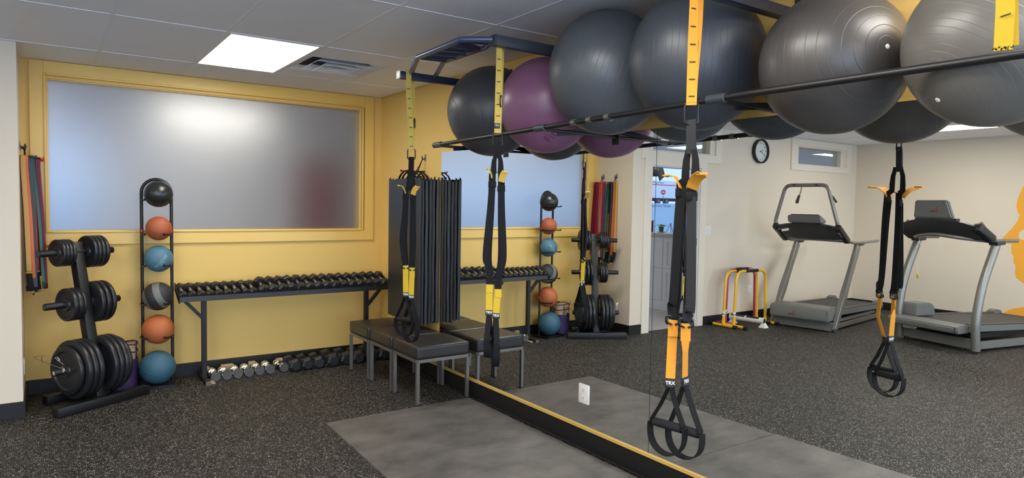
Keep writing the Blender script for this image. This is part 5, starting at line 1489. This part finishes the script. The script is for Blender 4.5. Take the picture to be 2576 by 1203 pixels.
    # uprights
    if variant == 1:
        for s in (0.0, 1.0):
            pts = [P(s, 0.03, 0.02), P(s, 0.30, 0.46), P(s, 0.70, 1.085)]
            mb = MB(); mb.ribbon(pts, w - up*0.0, [0.105, 0.115, 0.125], 0.055)
            bmesh.ops.bevel(mb.bm, geom=[e for e in mb.bm.edges if abs((e.verts[0].co-e.verts[1].co).normalized().z) > 0.5], offset=0.02, segments=3, affect='EDGES')
            ur = obj('upright', mb, 'silver', t, 50)
            obj('post_cap', MB().beam(P(s, 0.66, 1.085), P(s, 0.84, 1.095), 0.065, 0.03, up, 0.006), 'dark_plastic', ur, 40)
            obj('hand_rail', MB().tube(bezier([P(s, 0.06, 1.27), P(s, 0.20, 1.20), P(s, 0.48, 1.125), P(s, 0.85, 1.115), P(s, 1.42, 1.125)], 24), 0.019, 14), 'silver', t, 60)
        # console pan: curved shell between the rails
        def strip(name, secs, m_, th=0.02, parent=t):
            """secs: list of rows; row = list of (s,t,z)"""
            bm = bmesh.new(); g = [[bm.verts.new(P(*q)) for q in row] for row in secs]
            for i in range(len(g)-1):
                for j in range(len(g[0])-1): bm.faces.new((g[i][j], g[i][j+1], g[i+1][j+1], g[i+1][j]))
            bmesh.ops.recalc_face_normals(bm, faces=bm.faces); bmesh.ops.solidify(bm, geom=bm.faces[:], thickness=th)
            return obj(name, bm, m_, parent, 50)
        S = [0.0, 0.14, 0.3, 0.5, 0.7, 0.86, 1.0]
        strip('console_pan', [[(s, 0.02 + 0.03*math.cos(PI*(s-.5)), 1.330 + 0.05*math.sin(PI*s)) for s in S], [(s, 0.12, 1.255 + 0.02*math.sin(PI*s)) for s in S], [(s, 0.28, 1.175 - 0.004*math.sin(PI*s)) for s in S]], 'pan_grey')
        for s in (0.0, 1.0):
            obj('grip_pad', MB().beam(P(s, 0.0, 1.33), P(s, 0.34, 1.14), 0.07, 0.075, up, 0.015), 'ink_black', t, 40)
        obj('cross_tube', MB().tube(bezier([P(0.0, 0.46, 1.13), P(0.2, 0.34, 1.145), P(0.5, 0.30, 1.15), P(0.8, 0.34, 1.145), P(1.0, 0.46, 1.13)], 20), 0.018, 12), 'silver', t, 60)
        for s in (0.18, 0.40, 0.62, 0.82):
            obj('vent_slot', MB().beam(P(s, 0.035, 1.315), P(s+0.05, 0.035, 1.318), 0.02, 0.02, up), 'ink_black', t, None)
        sb = slab_('screen_housing', 0.24, 0.76, [(-0.05, 1.375), (-0.07, 1.455), (-0.035, 1.475), (0.16, 1.400), (0.12, 1.36)], 'silver2', bev=0.012)
        slab_('screen', 0.28, 0.72, [(-0.03, 1.474), (-0.03, 1.480), (0.15, 1.409), (0.15, 1.402)], 'ink_black', sb)
        ar = [P(0.02, 0.04, 1.29), P(-0.02, 0.02, 1.40), P(0.125, 0.05, 1.86), P(0.80, 0.05, 1.86), P(0.93, 0.02, 1.50), P(1.0, 0.06, 1.27)]
        ar = [P(0.03, 0.06, 1.27), P(-0.02, 0.04, 1.38), P(0.13, 0.05, 1.855), P(0.80, 0.05, 1.855), P(0.97, 0.04, 1.40), P(1.0, 0.08, 1.25)]
        fl = fillet(ar, 0.10, 8)
        mr_ = obj('monitor_arch', MB().tube(fl, 0.024, 16), 'silver', t, 60)
        for s in (0.28, 0.64): obj('arch_bolt', MB().cyl(P(s, 0.024, 1.858), P(s, 0.016, 1.858), 0.012, seg=12), 'ink_black', mr_)
        hg = obj('hanging_grip', MB().tube([P(0.358, 0.05, 1.725), P(0.325, 0.05, 1.63), P(0.322, 0.05, 1.62)], [0.016, 0.021, 0.016], 12), 'grip_brown', t)
        obj('grip_stem', MB().tube([P(0.39, 0.05, 1.835), P(0.385, 0.05, 1.78), P(0.355, 0.05, 1.71)], 0.008, 10), 'silver', hg)
        obj('side_lever', MB().beam(P(0.868, 0.07, 1.72), P(0.935, 0.08, 1.635), 0.035, 0.022, up, 0.004), 'ink_black', t, 40)
        pp_ = MB(); pp_.box((0, 0, 0), (0.001, 0.07, 0.05)); 
        obj('paper_note', MB().beam(P(0.12, -0.005, 1.262), P(0.24, -0.005, 1.280), 0.003, 0.03, up), 'white', t, None)
    else:
        for s in (0.0, 1.0):
            pts = bezier([P(s, 0.0, 0.03), P(s, -0.02, 0.35), P(s, 0.06, 0.75), P(s, 0.25, 1.19)], 18)
            mb = MB(); mb.tube(pts, 0.045, 18)
            ur = obj('upright', mb, 'silver', t, 60)
            obj('post_cap', MB().beam(P(s, 0.20, 1.205), P(s, 0.34, 1.215), 0.10, 0.045, up, 0.008), 'dark_plastic', ur, 40)
            obj('hand_rail', MB().tube([P(s, 0.22, 1.235), P(s, 0.62, 1.232)], 0.020, 14), 'silver', t, 60)
            obj('grip_pad', MB().beam(P(s, -0.10, 1.39), P(s, 0.18, 1.24), 0.10, 0.10, up, 0.03), 'ink_black', t, 40)
            obj('pulse_grip', MB().tube([P(s + (0.02 if s == 0 else -0.04), 0.03, 1.43), P(s + (0.01 if s == 0 else -0.02), 0.20, 1.27)], 0.017, 12), 'brown', t, 60)
        bm = bmesh.new(); S = [0.02, 0.15, 0.3, 0.5, 0.7, 0.85, 0.98]
        rows = [[(s, -0.14 + 0.08*abs(2*s-1)**2, 1.39 + 0.085*(1-abs(2*s-1)**2)) for s in S], [(s, -0.12 + 0.10*abs(2*s-1)**2, 1.30 + 0.055*(1-abs(2*s-1)**2)) for s in S], [(s, 0.0 + 0.08*abs(2*s-1)**2, 1.255 + 0.03*(1-abs(2*s-1)**2)) for s in S]]
        g = [[bm.verts.new(P(*q)) for q in row] for row in rows]
        for i in range(2):
            for j in range(6): bm.faces.new((g[i][j], g[i][j+1], g[i+1][j+1], g[i+1][j]))
        bmesh.ops.recalc_face_normals(bm, faces=bm.faces); bmesh.ops.solidify(bm, geom=bm.faces[:], thickness=0.03)
        obj('console_pan', bm, 'dark_plastic', t, 50)
        obj('cross_tube', MB().tube(bezier([P(0.0, 0.22, 1.225), P(0.2, -0.02, 1.255), P(0.5, -0.10, 1.285), P(0.8, -0.02, 1.255), P(1.0, 0.22, 1.225)], 24), 0.022, 14), 'silver', t, 60)
        # display housing, a tapering plate
        z0, z1 = 1.468, 1.672; fw0, fw1 = (0.255, 0.765), (0.29, 0.70)
        t0, t1 = -0.17, -0.20
        mb = MB(); th = 0.06
        vs = [P(fw0[0], t0, z0), P(fw0[1], t0, z0), P(fw1[1], t1, z1), P(fw1[0], t1, z1)]
        bv = mb.add([v for v in vs] + [v + w*th for v in vs], [(0, 1, 2, 3), (7, 6, 5, 4), (0, 4, 5, 1), (1, 5, 6, 2), (2, 6, 7, 3), (3, 7, 4, 0)])
        bmesh.ops.bevel(mb.bm, geom=list({e for v in bv for e in v.link_edges}), offset=0.014, segments=3, affect='EDGES')
        dh = obj('display_housing', mb, 'silver2', t, 50)
        nrm_up = (vs[3] - vs[0]).normalized(); nrm_up = (P(0.5, t1, z1) - P(0.5, t0, z0)).normalized()
        cpt = P(0.54, (t0+t1)/2, (z0+z1)/2 - 0.012) - w*0.0012
        logo(cpt, a, nrm_up, 0.125, dh)
        for s, q in ((0.31, 0.86), (0.66, 0.86), (0.285, 0.14), (0.72, 0.14)):
            c_ = P(s, t0 + (t1-t0)*q, z0 + (z1-z0)*q)
            obj('screw', MB().cyl(c_ + w*0.002, c_ - w*0.003, 0.005, seg=8), 'ink_black', dh)
        slab_('screen', 0.30, 0.70, [(-0.108, 1.49), (-0.106, 1.49), (-0.136, 1.655), (-0.138, 1.655)], 'ink_black', dh)
        slab_('hinge_block', 0.27, 0.44, [(-0.16, 1.435), (-0.16, 1.470), (-0.09, 1.470), (-0.09, 1.435)], 'dark_plastic', bev=0.004)
        slab_('hinge_block', 0.62, 0.80, [(-0.16, 1.435), (-0.16, 1.470), (-0.09, 1.470), (-0.09, 1.435)], 'dark_plastic', bev=0.004)
        slab_('hinge_core', 0.44, 0.62, [(-0.15, 1.430), (-0.15, 1.468), (-0.09, 1.468), (-0.09, 1.430)], 'silver2', bev=0.004)
        cp = P(0.06, 0.20, 1.20)
        sc2 = obj('safety_cord', MB().tube(bezier([cp, cp + V(0, -0.03, -0.12), cp + V(0, 0.01, -0.3), cp + V(0, -0.01, -0.42)], 16), 0.003, 6), 'white', t, 60)
        obj('cord_clip', MB().box(tuple(cp + V(-0.008, -0.02, -0.47)), tuple(cp + V(0.008, 0.008, -0.42)), 0.003), 'tab', sc2, 40)
    return t
treadmill((-5.18, -1.036), (-5.29, -1.83), 1, 'grey treadmill with a tall arched monitor frame by the beige wall')
treadmill((-5.72, -2.42), (-5.53, -3.31), 2, 'grey treadmill with a flat display housing in front of the orange wall logo')

# ================================================================== HURDLE BARS, PUSH-UP TUBE
def hurdle(x0, x1, y, m_, label, H=0.735, lean=0.0):
    t = thing('hurdle_bar', label, 'hurdle bar', ((x0+x1)/2, y, 0), 'hurdle bars by the beige wall')
    r = 0.0185; c = 0.05
    pts = fillet([V(x0, y, 0.03), V(x0-c*0.5, y+lean, H), V(x1+c*0.5, y+lean, H), V(x1, y, 0.03)], 0.14, 10)
    u_ = obj('arched_tube', MB().tube(pts, r, 16), m_, t, 60)
    xm = (x0+x1)/2
    obj('grip_sleeve', MB().tube([V(xm-0.13, y+lean, H), V(xm+0.13, y+lean, H)], 0.0215, 16), 'ink_black', t, 50)
    for x in (x0, x1):
        f = obj('foot_tube', MB().tube([V(x, y-0.17, 0.024), V(x, y+0.17, 0.024)], 0.0195, 16), m_, t, 60)
        for s in (-1, 1):
            obj('foot_cap', MB().tube([V(x, y+s*0.155, 0.024), V(x, y+s*0.205, 0.024)], 0.0235, 16), 'ink_black', f, 50)
        obj('sticker', MB().tube([V(x*0.998+x1*0.002 if x == x0 else x, y, 0.150), V(x, y+lean*0.1, 0.205)], r+0.0012, 16), 'white', u_, 60)
        obj('sticker_print', MB().tube([V(x, y, 0.166), V(x, y, 0.176)], r+0.0018, 16), 'ink_black', u_, 60)
        obj('socket', MB().tube([V(x, y, 0.03), V(x, y, 0.10)], r+0.004, 16), m_, u_, 50)
hurdle(-4.405, -5.110, -0.855, 'hurdle_yellow', 'yellow hurdle bar in front, its left foot nearest the door', 0.720)
hurdle(-4.480, -5.150, -0.960, 'hurdle_yellow', 'yellow hurdle bar standing furthest from the wall, beside the treadmill', 0.725)
hurdle(-4.560, -5.190, -0.765, 'hurdle_pink', 'magenta hurdle bar closest to the wall', 0.728)
pv = thing('push_up_tube', 'white scuffed tube with black grip bands on two cone feet', 'push-up bar', (-4.79, -0.945, 0))
A_, B_ = V(-4.752, -0.70, 0.088), V(-4.828, -1.17, 0.088)
D_ = (B_ - A_).normalized()
tb_ = obj('tube', MB().tube([A_, B_], 0.040, 24), 'pvc', pv, 50)
obj('tube_bore', MB().tube([B_ - D_*0.01, B_ + D_*0.0008], 0.034, 24), 'dark_plastic', tb_, 50)
for q0, q1 in ((0.05, 0.45), (0.50, 0.86)):
    mb = MB(); n = 9; L_ = (B_ - A_).length; sd = D_.cross(V(0, 0, 1)).normalized()
    rows = []
    for e in (q0, q1):
        rows.append([A_ + D_*(L_*e) + (sd*math.cos(b) + V(0, 0, 1)*math.sin(b))*0.0412 for b in [PI*0.18 + PI*0.64*k/n for k in range(n+1)]])
    mb.add(rows[0] + rows[1], [(k, k+1, n+2+k, n+1+k) for k in range(n)])
    obj('grip_tape', mb, 'ink_black', pv, 60)
for q in (0.08, 0.98):
    c0 = A_.lerp(B_, q); c0.z = 0
    mb = MB(); mb.lathe([(0, 0), (0.062, 0), (0.062, 0.006), (0.026, 0.062), (0, 0.062)], c0, (0, 0, 1), 4)
    obj('cone_foot', mb, 'white', pv, None)

# ================================================================== HALL FURNITURE SEEN THROUGH THE DOOR
rc = thing('reception_counter', 'white panelled reception counter seen through the door', 'counter', (-5.05, 0.9, 0))
obj('body', MB().box((-5.35, 0.10, 0.0), (-4.765, 1.9, 1.11)), 'white_paint', rc, None)
obj('stone_top', MB().box((-5.40, 0.05, 1.11), (-4.72, 1.95, 1.15), 0.004), 'counter_top', rc, None)
obj('plinth', MB().box((-4.765, 0.10, 0.0), (-4.748, 1.9, 0.13)), 'white_paint', rc, None)
for y0_, y1_ in ((0.12, 0.50), (0.56, 1.20), (1.26, 1.86)):
    for z0_, z1_ in ((0.17, 0.60), (0.65, 1.06)):
        mb = MB(); fw_ = 0.05
        mb.box((-4.765, y0_-0.02, z0_-0.02), (-4.752, y0_+fw_, z1_+0.02)); mb.box((-4.765, y1_-fw_, z0_-0.02), (-4.752, y1_+0.02, z1_+0.02))
        mb.box((-4.765, y0_+fw_, z0_-0.02), (-4.752, y1_-fw_, z0_+fw_-0.02)); mb.box((-4.765, y0_+fw_, z1_-fw_+0.02), (-4.752, y1_-fw_, z1_+0.02))
        obj('panel_molding', mb, 'white_paint', rc, None)
pn = thing('potted_plant', 'small green potted plant on the reception counter', 'plant', (-5.0, 0.80, 1.15))
obj('pot', MB().lathe([(0, 0), (0.030, 0), (0.040, 0.085), (0.036, 0.085), (0.030, 0.02), (0, 0.02)], (-5.0, 0.80, 1.152), (0, 0, 1), 20), 'pot', pn, 40)
obj('saucer', MB().lathe([(0, 0), (0.055, 0), (0.065, 0.012), (0, 0.006)], (-5.0, 0.80, 1.15), (0, 0, 1), 20), 'white', pn, 40)
for k in range(9):
    a_k = 2*PI*k/9; L_ = 0.06 + 0.02*(k % 3); d_ = V(math.cos(a_k), math.sin(a_k), 0)
    b0 = V(-5.0, 0.80, 1.228)
    obj('leaf', MB().ribbon(bezier([b0, b0 + d_*L_*0.4 + V(0, 0, 0.035), b0 + d_*L_*0.8 + V(0, 0, 0.035), b0 + d_*L_*1.15 + V(0, 0, 0.01)], 8), V(-d_.y, d_.x, 0), [0.008, 0.014, 0.022, 0.026, 0.024, 0.018, 0.004][:7], 0.0012), 'leaf', pn, 60)
obj('flower', MB().sphere((-5.0, 0.80, 1.268), 0.014, 12, 8), 'tab', pn, 60)
ez = thing('table_easel', 'small white folding easel on the reception counter', 'easel', (-5.0, 0.62, 1.15))
tp_ = V(-5.0, 0.615, 1.30)
for q in (V(-4.96, 0.665, 1.150), V(-4.96, 0.57, 1.150), V(-5.06, 0.615, 1.150)):
    obj('easel_leg', MB().tube([tp_, q], 0.004, 8), 'silver', ez)
bx_ = thing('brown_box', 'small brown box with a grey lid beside the plant on the counter', 'box', (-4.95, 1.03, 1.15))
obj('box_body', MB().box((-5.02, 0.98, 1.15), (-4.88, 1.10, 1.27), 0.003), 'brown', bx_, None)
obj('lid', MB().box((-5.02, 0.98, 1.27), (-4.88, 1.10, 1.33), 0.003), 'silver2', bx_, None)
sg = thing('street_sign', 'red round no-entry sign outside, seen through the hall window', 'sign', (-47.53, 39.6, 1.75))
Cg = V(-47.53, 39.6, 2.975); nrm = V(0.745, -0.667, 0); rx_ = V(0.667, 0.745, 0)
mb = MB(); mb.prism([(-0.27, -0.27), (0.27, -0.27), (0.27, 0.27), (-0.27, 0.27)], -0.02, 0.0, frame(Cg, rx_, (0, 0, 1))); obj('backing', mb, 'truck', sg, None)
M['sign_red'] = mat('sign_red', (214, 70, 84), 0.5)
fr2 = frame(Cg, rx_, (0, 0, 1)); ndir = fr2.to_3x3().col[2]
if ndir.dot(nrm) < 0: fr2 = frame(Cg, -rx_, (0, 0, 1)); ndir = fr2.to_3x3().col[2]
obj('red_disc', MB().lathe([(0, 0.0), (0.24, 0.0), (0.24, 0.01), (0, 0.01)], Cg + ndir*0.002, ndir, 32), 'sign_red', sg, None)
mb = MB(); mb.prism([(-0.15, -0.045), (0.15, -0.045), (0.15, 0.045), (-0.15, 0.045)], 0.013, 0.018, fr2); obj('white_bar', mb, 'ink_white', sg, None)
obj('pole', MB().cyl(Cg - ndir*0.03 - V(0, 0, 1.25), Cg - ndir*0.03 + V(0, 0, 0.2), 0.03, seg=10), 'silver', sg)
tk = thing('truck_trailer', 'white trailer with a red stripe outside, seen through the hall window', 'truck', (-47.5, 42, 1.75))
obj('trailer_body', MB().box((-56, 41, 2.34), (-43, 43.2, 4.20), 0.03), 'truck', tk, None)
obj('red_stripe', MB().box((-56, 40.99, 3.72), (-43, 41.0, 3.80)), 'sign_red', tk, None)
obj('blue_stripe', MB().box((-56, 40.985, 2.34), (-43, 40.99, 2.42)), 'tyre', tk, None)
obj('chassis', MB().box((-56, 41.2, 2.12), (-43, 43, 2.34)), 'tyre', tk, None)
for x in (-46.2, -48.4, -49.6, -53.0):
    w_ = obj('wheel', MB().lathe([(0, 0), (0.30, 0), (0.36, 0.05), (0.36, 0.25), (0.3, 0.3), (0, 0.3)], (x, 41.3, 2.10), (0, -1, 0), 24), 'tyre', tk, 40)
    obj('hub', MB().lathe([(0, 0.30), (0.16, 0.30), (0.14, 0.33), (0, 0.33)], (x, 41.3, 2.10), (0, -1, 0), 16), 'silver', w_, 40)
for k, (x, z) in enumerate(((-44.9, 3.98), (-46.3, 3.95), (-47.8, 3.98))):
    pts = [V(x - 1.3 + 0.13*j, 40.985, z + 0.07*math.sin(j*1.1+k)) for j in range(20)]
    obj('side_squiggle', MB().tube(pts, 0.025, 6), 'ink_blue', tk, None)
hb_ = thing('hanging_camera_rig', 'black cable bundle and camera rig hanging in the hall beyond the door', 'rig', (-7.12, 3.0, 2.4))
obj('cable', MB().tube(bezier([V(-7.05, 3.0, 2.61), V(-7.09, 3.0, 2.35), V(-7.06, 3.0, 2.15), V(-7.10, 3.0, 1.90)], 20), 0.008, 8), 'ink_black', hb_)
obj('rig_body', MB().box((-7.20, 2.9, 2.14), (-7.00, 3.0, 2.30), 0.02), 'dark_plastic', hb_, 40)
obj('rig_arm', MB().beam(V(-7.10, 2.95, 2.30), V(-7.02, 2.95, 2.62), 0.04, 0.03), 'dark_plastic', hb_, 40)
ts = thing('hall_screen', 'dark tilted screen hanging from the hall ceiling beyond the door', 'screen', (-7.5, 3.2, 2.35))
mb = MB(); q = MB(); q.beam(V(-7.32, 3.1, 2.55), V(-7.50, 3.1, 2.12), 0.30, 0.03, V(0.4, 0.9, 0), 0.004)
obj('screen_panel', q, 'tyre', ts, 40)
obj('screen_mount', MB().beam(V(-7.36, 3.12, 2.50), V(-7.36, 3.12, 2.62), 0.04, 0.04), 'dark_plastic', ts, 40)
# things blurred behind the frosted glass
wp = thing('standing_banner', 'dark red shape blurred behind the right half of the frosted window', 'banner', (-0.17, 1.4, 0))
obj('panel', MB().box((-0.46, 1.39, 1.02), (0.10, 1.41, 2.02), 0.004), 'maroon', wp, None)
obj('pole', MB().cyl((-0.18, 1.43, 0.02), (-0.18, 1.43, 2.03), 0.014, seg=12), 'dark_plastic', wp)
obj('base_foot', MB().box((-0.45, 1.30, 0.0), (0.10, 1.56, 0.02), 0.004), 'dark_plastic', wp, None)
